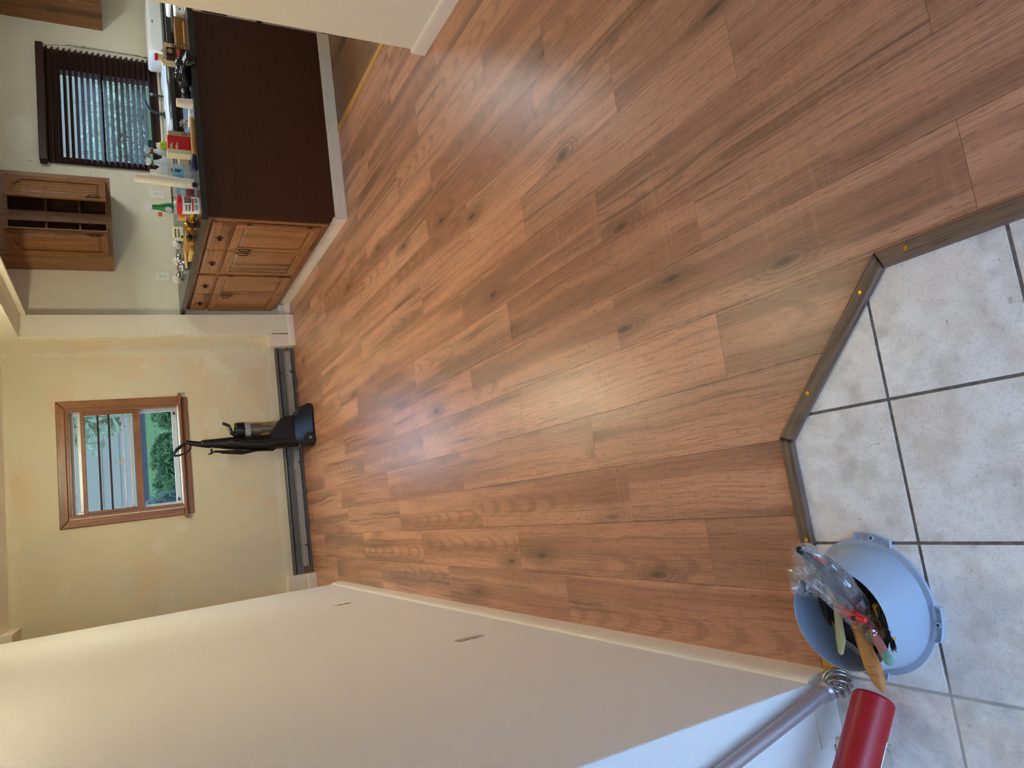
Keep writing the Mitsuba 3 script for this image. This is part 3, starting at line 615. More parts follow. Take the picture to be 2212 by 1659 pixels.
for ci, (ya, yb, lab) in enumerate(((4.842, 5.941, 'oak base cabinet with two drawers over two doors, nearest the dark end panel'), (5.943, 6.998, 'oak base cabinet with two drawers over two doors, farther end by the pier'))):
    t = thing('base_cabinet', lab, 'cabinet')
    wadd('body', box(FX + .016, 2.60, ya, yb, .13, .942), 'm_dark_panel', 2, t)
    add('toe_kick', box(2.09, 2.60, ya, yb, 0, .13), 'm_brown_frame', parent=t)
    st = ((ya, ya + .045), ((ya + yb) / 2 - .02, (ya + yb) / 2 + .02), (yb - .03, yb))
    for a, b in st: wadd('frame_stile', box(FX, FX + .018, a, b, .13, .942, .001), 'm_oak', 2, t)
    for a, b in ((.13, .172), (.748, .762), (.905, .942)):
        for (p0, p1) in ((st[0][1], st[1][0]), (st[1][1], st[2][0])): wadd('frame_rail', box(FX + .0005, FX + .0175, p0, p1, a, b, .001), 'm_oak', 1, t)
    ym = (ya + yb) / 2
    for di, (a, b) in enumerate(((ya + .048, ym - .006), (ym + .006, yb - .012))):
        d = numbered(t + '__drawer')
        P0 = [(a, z) for z in (0,)]
        g, uv = grain(hull(*[(FX - dd, y, z) for y in (a, b) for z in (.764, .903) for dd in (0, .008)], *[(FX - .019, y, z) for y in (a + .022, b - .022) for z in (.786, .881)], *[(FX - .014, y, z) for y in (a + .006, b - .006) for z in (.77, .897)]), 1)
        add('front', g, 'm_oak', False, uv, d); drawer_pull(d, (a + b) / 2, .833, face)
        d = panel_door(t, 'door', a, b, .174, .746, face, 'm_oak', .058)
        bail_pull(d, b - .032 if di == 0 else a + .032, .64, face)
        for hz in (.255, .665): hinge(d, a + .002 if di == 0 else b - .002, hz, face, .012)
g, uv = grain(cat(box(2.081, 3.53, 4.822, 4.84, 0, .942, .001), box(2.033, 2.081, 4.822, 4.84, .13, .942, .001)), 0)
solo('end_panel', 'large dark brown wood panel closing the back of the kitchen peninsula', 'panel', g, 'm_dark_panel', False, uv)
t = thing('corner_cabinet', 'dark carcass behind the end panel under the countertop', 'cabinet')
add('body', box(2.62, 3.53, 4.842, 5.42, .1, .942), 'm_brown_frame', parent=t); add('plinth', box(2.66, 3.5, 4.86, 5.38, 0, .1), 'm_brown_frame', parent=t)
t = thing('sink_cabinet', 'dark kitchen base cabinet under the window', 'cabinet')
add('body', cat(box(2.62, 5.39, 6.43, 6.45, .1, .942), box(2.62, 3.5, 6.45, 6.995, .1, .942), box(4.48, 5.39, 6.45, 6.995, .1, .942), box(3.5, 4.48, 6.45, 6.995, .1, .7)), 'm_brown_frame', parent=t); add('plinth', box(2.64, 5.39, 6.5, 6.995, 0, .1), 'm_brown_frame', parent=t)
for i in range(5): add('door', box(2.68 + .53 * i, 3.19 + .53 * i, 6.412, 6.43, .15, .9, .004), 'm_brown_frame', parent=t)
struct('baseboard_peninsula_front', 'white baseboard along the dark end panel', box(2.068, 3.53, 4.810, 4.822, 0, .088, .002), 'm_trim')
struct('baseboard_peninsula_side', 'white baseboard in the toe space under the drawers', box(2.068, 2.088, 4.822, 6.93, 0, .1, .002), 'm_trim')
# countertop with the sink cut out
cp = Polygon([(1.972, 4.735), (3.552, 4.735), (3.552, 5.46), (2.66, 5.46), (2.66, 6.385), (5.39, 6.385), (5.39, 6.998), (1.972, 6.998)]).difference(sbox(3.56, 6.5, 4.27, 6.93))
solo('countertop', 'dark speckled laminate countertop with black edge, cluttered with supplies', 'countertop', cat(extr(cp, .944, .976), extr(cp.buffer(-.003, join_style=2), .976, .979)), 'm_counter')
CT = .9795
t = thing('kitchen_sink', 'white double-bowl sink under the kitchen window', 'sink')
rim = sbox(3.53, 6.47, 4.295, 6.96).difference(sbox(3.585, 6.53, 3.91, 6.88)).difference(sbox(3.935, 6.53, 4.25, 6.88))
add('rim', cat(extr(rim, CT - .0005, CT + .012)), 'm_white_gloss', parent=t)
for a, b in ((3.58, 3.915), (3.93, 4.255)):
    o = sbox(a, 6.525, b, 6.885); add('bowl', cat(extr(o.difference(o.buffer(-.006)), .80, CT + .005), extr(o, .795, .80)), 'm_white_gloss', parent=t)
g = np.linspace(0, 1, 26); uu, vv = np.meshgrid(g, np.linspace(0, 1, 10))
zz = CT + .0145 + .034 * np.clip(uu, 0, 1) ** .8 * (.55 + .45 * np.sin(uu * 9 + vv * 4) ** 2) * (.35 + .65 * vv)
V = np.stack([3.62 + .66 * uu, 6.44 + .36 * vv + .02 * np.sin(uu * 12), zz], -1).reshape(-1, 3)
F = [(i * 26 + j, i * 26 + j + 1, (i + 1) * 26 + j + 1, (i + 1) * 26 + j) for i in range(9) for j in range(25)]
F = np.array(F); F = np.vstack([F[:, [0, 1, 2]], F[:, [0, 2, 3]]])
top = trimesh.Trimesh(V, F, process=False); bot = trimesh.Trimesh(V - [0, 0, .002], F[:, ::-1], process=False)
solo('dish_cloth', 'pale blue-white crumpled cloth lying over the sink rim', 'cloth', cat(top, bot), 'm_cloth_white', True)
t = thing('faucet', 'dark curved kitchen faucet behind the sink', 'faucet')
fx, fy = 3.905, 6.915
add('base', lathe([(0, 0), (.03, 0), (.026, .015), (.014, .022), (0, .022)], (fx, fy, CT + .012), n=20), 'm_dark_grey', 40, parent=t)
add('spout', tube([(fx, fy, CT + .02), (fx + .004, fy - .004, 1.06), (fx + .012, fy - .02, 1.11), (fx + .03, fy - .06, 1.145), (fx + .05, fy - .10, 1.165), (fx + .055, fy - .12, 1.16)], [.013, .013, .014, .014, .012, .008], 10), 'm_dark_grey', 60, parent=t)
t = thing('soap_dispenser', 'small dark sink dispenser with a round head, right of the faucet', 'dispenser')
add('stem', cyl((4.09, 6.915, CT + .012), (4.088, 6.90, 1.095), .008), 'm_dark_grey', 40, parent=t); add('head', ball((4.087, 6.895, 1.102), .016, 2), 'm_grey', True, parent=t)

# ------------------------------------------------------------------ upper cabinets
t = thing('upper_cabinet', 'dark oak upper cabinet left of the kitchen blind with both doors ajar over bare shelves', 'cabinet')
ux0, ux1, uz0, uz1, uy = 2.378, 3.095, 1.487, 2.29, 6.64
for m, ax in ((box(ux0, ux0 + .016, uy + .019, YF, uz0, uz1), 2), (box(ux1 - .016, ux1, uy + .019, YF, uz0, uz1), 2)): wadd('side', m, 'm_upper_oak', ax, t)
wadd('back', box(ux0 + .016, ux1 - .016, YF - .008, YF - .001, uz0, uz1), 'm_upper_oak', 2, t)
wadd('bottom', box(ux0 + .016, ux1 - .016, uy + .019, YF - .008, uz0 + .02, uz0 + .036), 'm_upper_oak', 0, t); wadd('top', box(ux0 + .016, ux1 - .016, uy + .019, YF - .008, uz1 - .03, uz1 - .014), 'm_upper_oak', 0, t)
for z in (1.722, 1.962): wadd('shelf', box(ux0 + .016, ux1 - .016, uy + .03, YF - .008, z - .009, z + .009, .002), 'm_upper_oak', 0, t)
for a, b in ((ux0, ux0 + .04), (2.672, 2.762), (ux1 - .04, ux1)): wadd('frame_stile', box(a, b, uy, uy + .019, uz0, uz1, .001), 'm_upper_oak', 2, t)
for a, b in ((uz0, uz0 + .045), (uz1 - .07, uz1)):
    for p0, p1 in ((ux0 + .04, 2.672), (2.762, ux1 - .04)): wadd('frame_rail', box(p0, p1, uy + .0005, uy + .0185, a, b, .001), 'm_upper_oak', 0, t)
def hinged(hx, sgn, deg):
    a = math.radians(deg); c, s_ = math.cos(a), math.sin(a)
    def place(u, d, z):      # u from the hinge outwards along the door, d out of its face
        return (hx + sgn * (u * c) - sgn * d * s_, uy - .001 - u * s_ - d * c, z)
    return place
for hx, sgn, deg, w in ((2.384, 1, 60, .275), (3.052, -1, 27, .262)):
    pl = hinged(hx, sgn, deg)
    d = panel_door(t, 'door', 0.002, w, 1.52, 2.222, pl, 'm_upper_oak', .052, arch=True)
    bail_pull(d, w - .03, 1.615, pl); hinge(d, .012, 1.575, pl, .012); hinge(d, .012, 2.15, pl, .012)
t = thing('upper_cabinet', 'dark oak upper cabinet right of the kitchen blind, cut by the picture edge', 'cabinet')
rx0, ry, rz = 4.732, 6.63, 1.477
wadd('side', box(rx0, rx0 + .018, ry + .019, YF, rz, 2.29), 'm_upper_oak', 2, t); wadd('body', box(rx0 + .018, 5.38, ry + .019, YF, rz + .02, 2.29), 'm_dark_panel', 2, t)
wadd('frame_stile', box(rx0, rx0 + .04, ry, ry + .019, rz, 2.29, .001), 'm_upper_oak', 2, t); wadd('frame_rail', box(rx0 + .04, 5.38, ry, ry + .019, rz, rz + .045, .001), 'm_upper_oak', 0, t)
def fl(u, d, z): return (u, ry - d, z)
panel_door(t, 'door', rx0 + .03, rx0 + .34, rz + .033, 2.23, fl, 'm_upper_oak', .055)
panel_door(t, 'door', rx0 + .345, 5.37, rz + .033, 2.23, fl, 'm_upper_oak', .055)

# ------------------------------------------------------------------ white range right of the end panel
t = thing('range', 'white kitchen range at the right end of the peninsula, mostly hidden by the right wall', 'stove')
add('body', box(3.558, 4.31, 4.90, 5.52, .02, .94, .004), 'm_white_gloss', parent=t); add('cooktop', box(3.558, 4.31, 4.88, 5.52, .94, .975, .006), 'm_white_gloss', parent=t)
add('oven_door', box(3.562, 4.306, 4.875, 4.90, .50, .93, .005), 'm_white_plastic', parent=t); add('window', box(3.572, 4.27, 4.872, 4.876, .70, .87, .002), 'm_black', parent=t)
add('gap_shade', box(3.562, 4.306, 4.89, 4.901, .462, .498), 'm_black', parent=t); add('drawer', box(3.562, 4.306, 4.877, 4.90, .06, .46, .005), 'm_alu', parent=t)  # solid black strip paints the shade in the slit between oven door and drawer
add('control_riser', box(3.565, 4.30, 4.93, 4.99, .975, 1.042, .012), 'm_white_gloss', parent=t)
for x in (3.66, 3.86, 4.06, 4.2): add('knob', lathe([(0, 0), (.03, 0), (.027, .014), (0, .018)], (x, 4.931, 1.01), (0, -1, 0), 20), 'm_white_plastic', 40, parent=t)
add('indicator', cyl((3.60, 4.931, 1.005), (3.60, 4.927, 1.005), .006, n=12), 'm_black', parent=t)
t = thing('frying_pan', 'dark grey pan upside down on the range top', 'pan')
add('bowl', lathe([(0, .06), (.09, .058), (.115, .0), (.112, 0), (.088, .052), (0, .054)], (3.74, 5.24, .976), n=28), 'm_black_matte', 40, parent=t); add('handle', cyl((3.64, 5.2, 1.0), (3.572, 5.17, 1.005), .011), 'm_black_matte', 40, parent=t)
solo('white_canister', 'white square canister behind the pan on the range top', 'canister', box(3.88, 4.06, 5.3, 5.44, .976, 1.052, .01), 'm_white_gloss')
t = thing('countertop_oven', 'long white box-shaped appliance with a small dark badge, far right end of the back counter', 'appliance')
add('body', box(4.312, 4.90, 6.56, 6.9, CT + .006, 1.118, .02), 'm_white_gloss', parent=t); add('badge', box(4.60, 4.63, 6.5585, 6.561, 1.075, 1.083), 'm_dark_grey', parent=t)
for x in (4.36, 4.85): add('foot', box(x - .02, x + .02, 6.6, 6.86, CT - .0002, CT + .008), 'm_black_matte', parent=t)

# ------------------------------------------------------------------ things on the peninsula counter, from the right wall leftwards
def carton(name, label, x0, x1, y0, y1, z0, z1, m, catg='box', group=None, b=.002):
    t = thing(name, label, catg, group); add('body', box(x0, x1, y0, y1, z0, z1, b), m, parent=t); return t
g, uv = grain(cat(*[box(3.345, 3.545, 4.945 + .013 * i, 4.957 + .013 * i, CT, 1.040 - .004 * (i % 3), .001) for i in range(8)]), 0)
t = thing('wooden_block', 'orange-brown grooved wooden block at the right end of the cluttered counter', 'block')
for i in range(8): wadd('slab', box(3.342, 3.55, 4.945 + .0135 * i, 4.9575 + .0135 * i, CT, 1.042 - .004 * (i % 3), .0015), 'm_block', 0, t)
wadd('strip', box(3.335, 3.5, 4.915, 4.942, CT, .992, .002), 'm_raw_pine', 0, t)
solo('paper_cup', 'small white cup behind the wooden block', 'cup', lathe([(0, 0), (.024, 0), (.032, .078), (.030, .078), (.023, .003), (0, .003)], (3.44, 5.16, CT), n=24), 'm_white_plastic', 40)
t = carton('cardboard_carton', 'narrow brown cardboard carton with faint print and raised flaps, left of the wooden block', 3.283, 3.322, 4.93, 5.05, CT, 1.082, 'm_card')
add('flap', hull((3.283, 4.93, 1.082), (3.285, 4.93, 1.082), (3.283, 5.05, 1.082), (3.272, 4.93, 1.122), (3.272, 5.05, 1.122)), 'm_card', parent=t); add('flap', hull((3.322, 4.93, 1.082), (3.32, 4.93, 1.082), (3.322, 5.05, 1.082), (3.333, 4.94, 1.12), (3.333, 5.04, 1.12)), 'm_card', parent=t)
add('print', cat(*[box(3.29, 3.315, 4.9292, 4.9302, z, z + .006) for z in (1.0, 1.016, 1.03, 1.046, 1.058)]), 'm_ink', parent=t)
t = carton('dark_carton', 'dark brown carton with a pale round seal and a red label, beside the cardboard carton', 3.188, 3.262, 4.88, 4.925, CT, 1.112, 'm_brown_frame')
add('seal', cyl((3.232, 4.8797, 1.09), (3.232, 4.8785, 1.09), .017, n=20), 'm_card', parent=t); add('red_label', box(3.192, 3.258, 4.8785, 4.8802, 1.025, 1.053), 'm_bright_red', parent=t)
add('red_label_print', cat(box(3.20, 3.226, 4.878, 4.8788, 1.036, 1.041), box(3.23, 3.25, 4.878, 4.8788, 1.036, 1.046)), 'm_peach', parent=t); add('flap', hull((3.188, 4.88, 1.112), (3.262, 4.88, 1.112), (3.188, 4.882, 1.112), (3.21, 4.86, 1.15), (3.19, 4.862, 1.13)), 'm_cream_paper', parent=t)
t = thing('cream_paper_bag', 'cream paper packet with a red corner, leaning behind the dark carton', 'packet')
add('body', hull((3.262, 5.08, CT), (3.34, 5.08, CT), (3.262, 5.12, CT), (3.34, 5.12, CT), (3.262, 5.09, 1.12), (3.335, 5.09, 1.165), (3.27, 5.12, 1.12), (3.335, 5.12, 1.165)), 'm_cream_paper', parent=t)
add('red_corner', box(3.303, 3.336, 5.086, 5.124, 1.15, 1.172, .001), 'm_bright_red', parent=t)
t = thing('garbage_bag', 'crumpled shiny black plastic bag hanging over the counter edge', 'bag')
def crumple(m, amp, freq, seed):
    m = m.copy(); n = m.vertex_normals; m.vertices = m.vertices + n * ((mikit.meshkit.fbm(m.vertices * freq, 3, seed) - .5) * 2 * amp)[:, None]; return m
b1 = blob([((3.10, 4.80, 1.02), (.05, .05, .04)), ((3.03, 4.83, 1.045), (.05, .05, .035)), ((2.99, 4.83, 1.02), (.04, .05, .04))], 3).subdivide().subdivide()
b1.vertices[:, 2] = np.maximum(b1.vertices[:, 2], CT)
b2 = blob([((3.10, 4.79, 1.015), (.045, .055, .018)), ((3.11, 4.718, .996), (.04, .014, .015)), ((3.09, 4.708, .955), (.03, .012, .012))], 3).subdivide()
add('body', crumple(b1, .028, 17, 3), 'm_black', parent=t); add('tail', crumple(b2, .008, 30, 5), 'm_black', parent=t)
b3 = blob([((2.925, 4.86, CT + .03), (.042, .04, .03)), ((2.875, 4.87, CT + .02), (.03, .03, .018))], 3).subdivide(); b3 = crumple(b3, .014, 26, 8); b3.vertices[:, 2] = np.maximum(b3.vertices[:, 2], CT)
solo('black_sack', 'small black plastic sack with glossy creases, left of the larger bag', 'bag', b3, 'm_black')
def foam_cup(name, label, x, y, z, flip=False, group=None, h=.098, rt=.034, rb=.026):
    pr = [(0, 0), (rb, 0), (rt * .97, h - .008), (rt * 1.015, h - .007), (rt * 1.015, h), (rt * .95, h), (rb - .002, .004), (0, .004)]
    if flip: pr = [(r, h - q) for r, q in pr][::-1]
    return solo(name, label, 'cup', lathe(pr, (x, y, z), n=32), 'm_foam', 30, group=group)
foam_cup('foam_cup', 'single white foam cup standing upside down at the counter front edge', 2.81, 4.80, CT, True, None, .098, .034, .027)
t = thing('sink_strainer', 'chrome flower-shaped whisk head lying on the counter', 'strainer')
for i in range(9):
    a = i * 2 * math.pi / 9; c, s_ = math.cos(a), math.sin(a)
    add('petal', tube([(2.822 + .006 * c, 5.09, 1.012 + .006 * s_), (2.822 + .026 * c, 5.075, 1.012 + .026 * s_), (2.822 + .032 * c, 5.09, 1.012 + .032 * s_), (2.822 + .02 * c, 5.11, 1.012 + .02 * s_)], .0035, 6), 'm_chrome', 60, parent=t)
add('shank', tube([(2.822, 5.095, 1.012), (2.85, 5.13, 1.006), (2.885, 5.16, CT + .008)], .008, 8), 'm_copper', 60, parent=t)
g, uv = grain(hull(*[(x, y, z) for x, y in ((2.70, 4.742), (2.715, 4.75), (2.60, 4.80), (2.612, 4.82)) for z in (CT, CT + .012)]), 0)
t = thing('putty_knife', 'long pale wood-handled scraper with a black grip along the counter front edge', 'tool')
add('blade', hull((2.70, 4.775, CT + .004), (2.70, 4.80, CT + .004), (2.74, 4.765, CT + .006), (2.745, 4.80, CT + .006), (2.70, 4.79, CT + .006)), 'm_white_plastic', parent=t)
add('shaft', chain([((2.70, 4.79, CT + .013), .012), ((2.56, 4.785, CT + .016), .014), ((2.43, 4.775, CT + .016), .015)]), 'm_raw_pine', True, parent=t)
add('grip', chain([((2.425, 4.775, CT + .018), .017), ((2.38, 4.772, CT + .02), .019), ((2.335, 4.77, CT + .017), .016)]), 'm_navy', True, parent=t)
solo('paint_stick', 'thin white stick propped on the counter behind the scraper', 'stick', hull((2.72, 4.83, CT), (2.72, 4.85, CT), (2.725, 4.83, CT + .004), (2.80, 4.84, CT + .02), (2.80, 4.85, CT + .024), (2.66, 4.85, CT + .03), (2.66, 4.86, CT + .033), (2.72, 4.85, CT + .004)), 'm_white_plastic')
t = carton('red_box', 'red box with pale printed edges and a cream flap amid the counter', 2.632, 2.732, 5.10, 5.19, CT, 1.126, 'm_bright_red')
add('flap', box(2.598, 2.6315, 5.10, 5.18, CT, 1.132, .001), 'm_cream_paper', parent=t); add('side_card', box(2.7325, 2.766, 5.10, 5.17, CT, 1.118, .001), 'm_card', parent=t)
add('flap_print', cat(*[box(2.634, 2.634 + w, 5.0985, 5.1002, z, z + .006) for z, w in ((1.062, .05), (1.07, .03), (1.096, .042), (1.105, .03))]), 'm_cream_paper', parent=t); add('side_print', cat(*[box(2.738, 2.76, 5.0985, 5.1002, z, z + .004) for z in (1.0, 1.012, 1.024)]), 'm_ink', parent=t)
t = carton('beige_carton', 'small beige carton between the red box and the water bottle', 2.60, 2.684, 5.26, 5.34, CT, 1.046, 'm_cream_paper')
add('tape', box(2.638, 2.646, 5.2592, 5.2602, CT, 1.046), 'm_card', parent=t)
def sprayer(t, x, y, z, mh, mt):
    add('collar', cyl((x, y, z), (x, y, z + .018), .015), mt, 40, parent=t)
    add('trigger_head', hull(*[(x + a, y + s * .011, z + b) for s in (-1, 1) for a, b in ((-.012, .018), (.014, .018), (-.02, .052), (-.02, .036), (.03, .05), (.028, .03))]), mh, 20, parent=t)
    add('trigger', hull(*[(x + a, y + s * .005, z + b) for s in (-1, 1) for a, b in ((-.013, .032), (-.03, .0), (-.024, -.003), (-.005, .03))]), mt, parent=t)
t = thing('spray_bottle', 'white spray bottle with a lime label and dark trigger behind the red box', 'spray bottle')
add('body', lathe([(0, 0), (.034, 0), (.036, .12), (.03, .165), (.016, .195), (.016, .21), (0, .21)], (2.735, 5.27, CT), n=28), 'm_white_plastic', 40, parent=t); add('label', lathe([(.0362, .12), (.0372, .122), (.0315, .163), (.0245, .185), (.024, .184)], (2.735, 5.27, CT), n=28), 'm_lime', 40, parent=t); sprayer(t, 2.735, 5.27, CT + .208, 'm_dark_teal', 'm_black')
t = thing('spray_bottle', 'clear bluish spray bottle with a red nozzle behind the milky jug', 'spray bottle')
add('body', lathe([(0, 0), (.03, 0), (.032, .15), (.025, .19), (.014, .21), (.014, .225), (0, .225)], (2.755, 5.40, CT), n=28), 'm_milky', 40, parent=t); add('label', lathe([(.0325, .08), (.0333, .082), (.0333, .14), (.0325, .142)], (2.755, 5.40, CT), n=28), 'm_mint', 40, parent=t); sprayer(t, 2.755, 5.40, CT + .222, 'm_milky', 'm_red')
t = thing('spray_bottle', 'milky translucent jug bottle with a green and white trigger, left of the lime-labelled one', 'spray bottle')
add('body', lathe([(0, 0), (.048, 0), (.05, .10), (.044, .15), (.02, .20), (.016, .225), (0, .225)], (2.665, 5.40, CT), n=28), 'm_milky', 40, parent=t); add('label', box(2.63, 2.70, 5.3485, 5.352, 1.03, 1.09, .001), 'm_white_plastic', parent=t)
add('label_print', cat(*[box(2.637, 2.637 + w, 5.3475, 5.3486, z, z + .006) for z, w in ((1.04, .05), (1.052, .056), (1.064, .045), (1.075, .05))]), 'm_navy', parent=t); sprayer(t, 2.665, 5.40, CT + .222, 'm_white_gloss', 'm_green')
t = thing('milk_jug', 'white translucent plastic jug behind the water bottle', 'jug')
add('body', cat(hull(*[(2.535 + a, 5.28 + b, z) for a in (-.05, .05) for b in (-.045, .045) for z in (CT, CT + .15)], *[(2.535 + a, 5.28 + b, CT + .215) for a in (-.018, .018) for b in (-.018, .018)])), 'm_milky', parent=t)
add('cap', cyl((2.535, 5.28, CT + .212), (2.535, 5.28, CT + .258), .016), 'm_white_gloss', 40, parent=t); add('red_label', box(2.515, 2.55, 5.233, 5.2345, 1.09, 1.105), 'm_bright_red', parent=t)
t = thing('water_bottle', 'clear water bottle with a light blue label right of the cup stack', 'bottle')
add('body', lathe([(0, 0), (.028, 0), (.031, .01), (.031, .05), (.030, .06), (.032, .07), (.032, .135), (.028, .16), (.013, .19), (.012, .2), (0, .2)], (2.437, 5.06, CT), n=32), 'm_clear', 40, parent=t)
add('label', lathe([(.0324, .062), (.033, .064), (.033, .125), (.0324, .127)], (2.437, 5.06, CT), n=32), 'm_sky_label', 40, parent=t); add('cap', cyl((2.437, 5.06, CT + .195), (2.437, 5.06, CT + .213), .0145), 'm_foam', 40, parent=t)
add('label_print', cat(*[box(2.437 - .012, 2.437 + .012, 5.0262, 5.0275, z, z + w) for z, w in ((1.062, .008), (1.074, .012), (1.09, .006))]), 'm_navy', parent=t)
ORD = ['topmost cup'] + [q + ' cup from the top' for q in 'second third fourth fifth sixth seventh eighth ninth tenth eleventh twelfth thirteenth fourteenth fifteenth sixteenth seventeenth eighteenth'.split()] + ['lowest cup']
CUPY, CUPX = 5.045, 2.355
for i in range(19):
    z = CT + .006 + .0145 * i
    foam_cup('stacked_foam_cup', 'white foam cup, ' + ORD[18 - i] + ' of the tall stack on the counter', CUPX + .0009 * i, CUPY, z, True, 'foam cups in the tall stack', .098, .034 - .0001 * i, .0255)
solo('pen_cap', 'small dark blue block at the foot of the cup stack', 'block', box(2.298, 2.326, 4.955, 4.975, CT, CT + .022, .003), 'm_navy')
t = thing('clear_package', 'clear plastic package with blue and red card between cup stack and tub', 'package')
add('shell', hull(*[(x, y, z) for x, y, z in ((2.222, 4.945, CT), (2.288, 4.945, CT), (2.222, 4.99, CT), (2.288, 4.99, CT), (2.222, 4.95, 1.12), (2.288, 4.95, 1.12), (2.235, 4.985, 1.136), (2.275, 4.985, 1.136))]), 'm_clear', parent=t)
add('card', box(2.226, 2.284, 4.968, 4.971, CT + .004, 1.10), 'm_sky_label', parent=t); add('red_print', box(2.228, 2.282, 4.9665, 4.9682, CT + .012, 1.042), 'm_red', parent=t)
add('stripes', cat(*[box(2.23 + .012 * k, 2.235 + .012 * k, 4.9662, 4.968, 1.05, 1.08) for k in range(4)]), 'm_white_plastic', parent=t)
t = carton('white_carton', 'small white carton with a dark lid tilted behind the tub', 2.39, 2.50, 5.42, 5.47, CT, 1.09, 'm_white_plastic'); add('lid', box(2.388, 2.502, 5.418, 5.472, 1.09, 1.098, .001), 'm_black_matte', parent=t)
add('print', cat(*[box(2.41, 2.42, 5.4185, 5.4202, z, z + .006) for z in (1.05, 1.062, 1.074)]), 'm_ink', parent=t)
t = thing('filler_tub', 'white plastic tub with a red lid and black and red printing at the counter corner', 'tub')
tx, ty = 2.122, 4.87
add('body', lathe([(0, 0), (.052, 0), (.060, .108), (.060, .11), (0, .11)], (tx, ty, CT), n=40), 'm_white_gloss', 40, parent=t)
add('lid', lathe([(.060, .104), (.0635, .106), (.0635, .128), (.058, .131), (0, .131)], (tx, ty, CT), n=40), 'm_bright_red', 40, parent=t)
def wrap(a0, a1, z0, z1, off, n=12):      # patch of print on the tub wall
    a = np.linspace(math.radians(a0), math.radians(a1), n); v, f = [], []
    for q in a:
        for z in (z0, z1):
            r = .052 + .008 * z / .108 + off; v.append((tx + r * math.cos(q), ty + r * math.sin(q), CT + z))
    for i in range(n - 1): f += [(2 * i, 2 * i + 2, 2 * i + 3), (2 * i, 2 * i + 3, 2 * i + 1)]
    return trimesh.Trimesh(v, f, process=False)
add('black_panel', wrap(262, 322, .05, .092, .0005), 'm_ink', parent=t); add('red_band', wrap(205, 300, .036, .047, .0005), 'm_bright_red', parent=t)
add('fine_print', cat(*[wrap(a, a + w, z, z + .004, .0006, 6) for a, w, z in ((215, 40, .026), (215, 34, .018), (215, 38, .010), (265, 40, .026), (265, 46, .019), (265, 36, .012))], *[wrap(a, a + 9, z, z + .012, .0006, 5) for a, z in ((206, .055), (218, .055), (230, .055), (242, .055), (210, .074), (224, .074), (238, .074))]), 'm_ink', parent=t)
add('pale_print', cat(*[wrap(268, 316, z, z + .004, .0009, 8) for z in (.058, .067, .076, .084)]), 'm_card', parent=t)
t = thing('cleaner_bottle', 'green-topped cleaner bottle with a white sprayer nozzle under the right outlet', 'bottle')
add('body', lathe([(0, 0), (.036, 0), (.038, .088), (.037, .12), (.03, .15), (.02, .19), (.012, .235), (0, .235)], (2.46, 5.72, CT), n=28), 'm_milky', 40, parent=t); add('green_wrap', lathe([(.0385, .09), (.0375, .125), (.031, .155), (.0225, .185), (.019, .215), (.0165, .238), (0, .239)], (2.46, 5.72, CT), n=28), 'm_green', 40, parent=t)
add('label', cyl((2.435, 5.688, CT + .125), (2.43, 5.684, CT + .127), .024, n=24), 'm_grey', parent=t); add('nozzle', cat(hull(*[(2.46 + a, 5.72 + s_ * .014, CT + b) for s_ in (-1, 1) for a, b in ((-.016, .236), (.018, .236), (-.02, .276), (.024, .284), (-.034, .262))])), 'm_white_gloss', 20, parent=t)
t = thing('vinegar_bottle', 'clear bottle with an orange cap and peach label beside the tub', 'bottle')
add('body', lathe([(0, 0), (.036, 0), (.038, .01), (.038, .08), (.03, .115), (.014, .15), (.013, .18), (0, .18)], (2.355, 5.60, CT), n=32), 'm_clear', 40, parent=t); add('label', lathe([(.0384, .015), (.039, .016), (.039, .07), (.0384, .071)], (2.355, 5.60, CT), n=32), 'm_peach', 40, parent=t)
add('logo', cyl((2.343, 5.5625, CT + .045), (2.342, 5.561, CT + .045), .016, n=20), 'm_bright_red', parent=t); add('logo_print', cat(*[box(2.332 + .008 * k, 2.336 + .008 * k, 5.5595, 5.5607, CT + .037, CT + .053) for k in range(3)]), 'm_white_plastic', parent=t)
add('cap', cyl((2.355, 5.60, CT + .178), (2.355, 5.60, CT + .204), .017), 'm_orange', 40, parent=t)
def knobset(label, x, y, z, axis, m='m_brass', s=1.0, both=True):
    t = thing('door_knob', label, 'door knob')
    add('rose', lathe([(0, 0), (.032 * s, 0), (.030 * s, .006), (.014 * s, .012), (.011 * s, .022), (0, .022)], (x, y, z), axis, 24), m, 40, parent=t)
    e = np.array([x, y, z]) + np.array(axis) * .02 * s
    add('knob', lathe([(.011 * s, 0), (.014 * s, .006), (.026 * s, .016), (.028 * s, .028), (.02 * s, .038), (0, .041)], e, axis, 24), m, 40, parent=t)
knobset('shiny brass door knob on its side, topmost of the knob pile by the tub', 2.155, 5.27, 1.012, (-.9, -.43, .08))
knobset('dark antique brass door knob lying beside the tub', 2.10, 5.09, 1.013, (-.7, -.7, -.05), 'm_bronze', 1.0)
knobset('tarnished brass door knob against the tub', 2.065, 4.99, 1.012, (.6, -.8, .05), 'm_brass', .9)
knobset('dark door knob standing near the counter edge', 2.03, 5.20, CT, (0, 0, 1), 'm_bronze', 1.0)
t = carton('yellow_carton', 'small yellow carton with black lettering and green corner near the globe bulbs', 2.36, 2.46, 6.08, 6.14, CT, 1.057, 'm_cream_paper'); add('print', cat(*[box(2.37 + .018 * k, 2.381 + .018 * k, 6.0785, 6.0802, z, z + .012) for k in range(4) for z in (1.01, 1.034)]), 'm_ink', parent=t); add('green_corner', box(2.362, 2.385, 6.0785, 6.0805, CT + .004, CT + .022), 'm_green', parent=t)
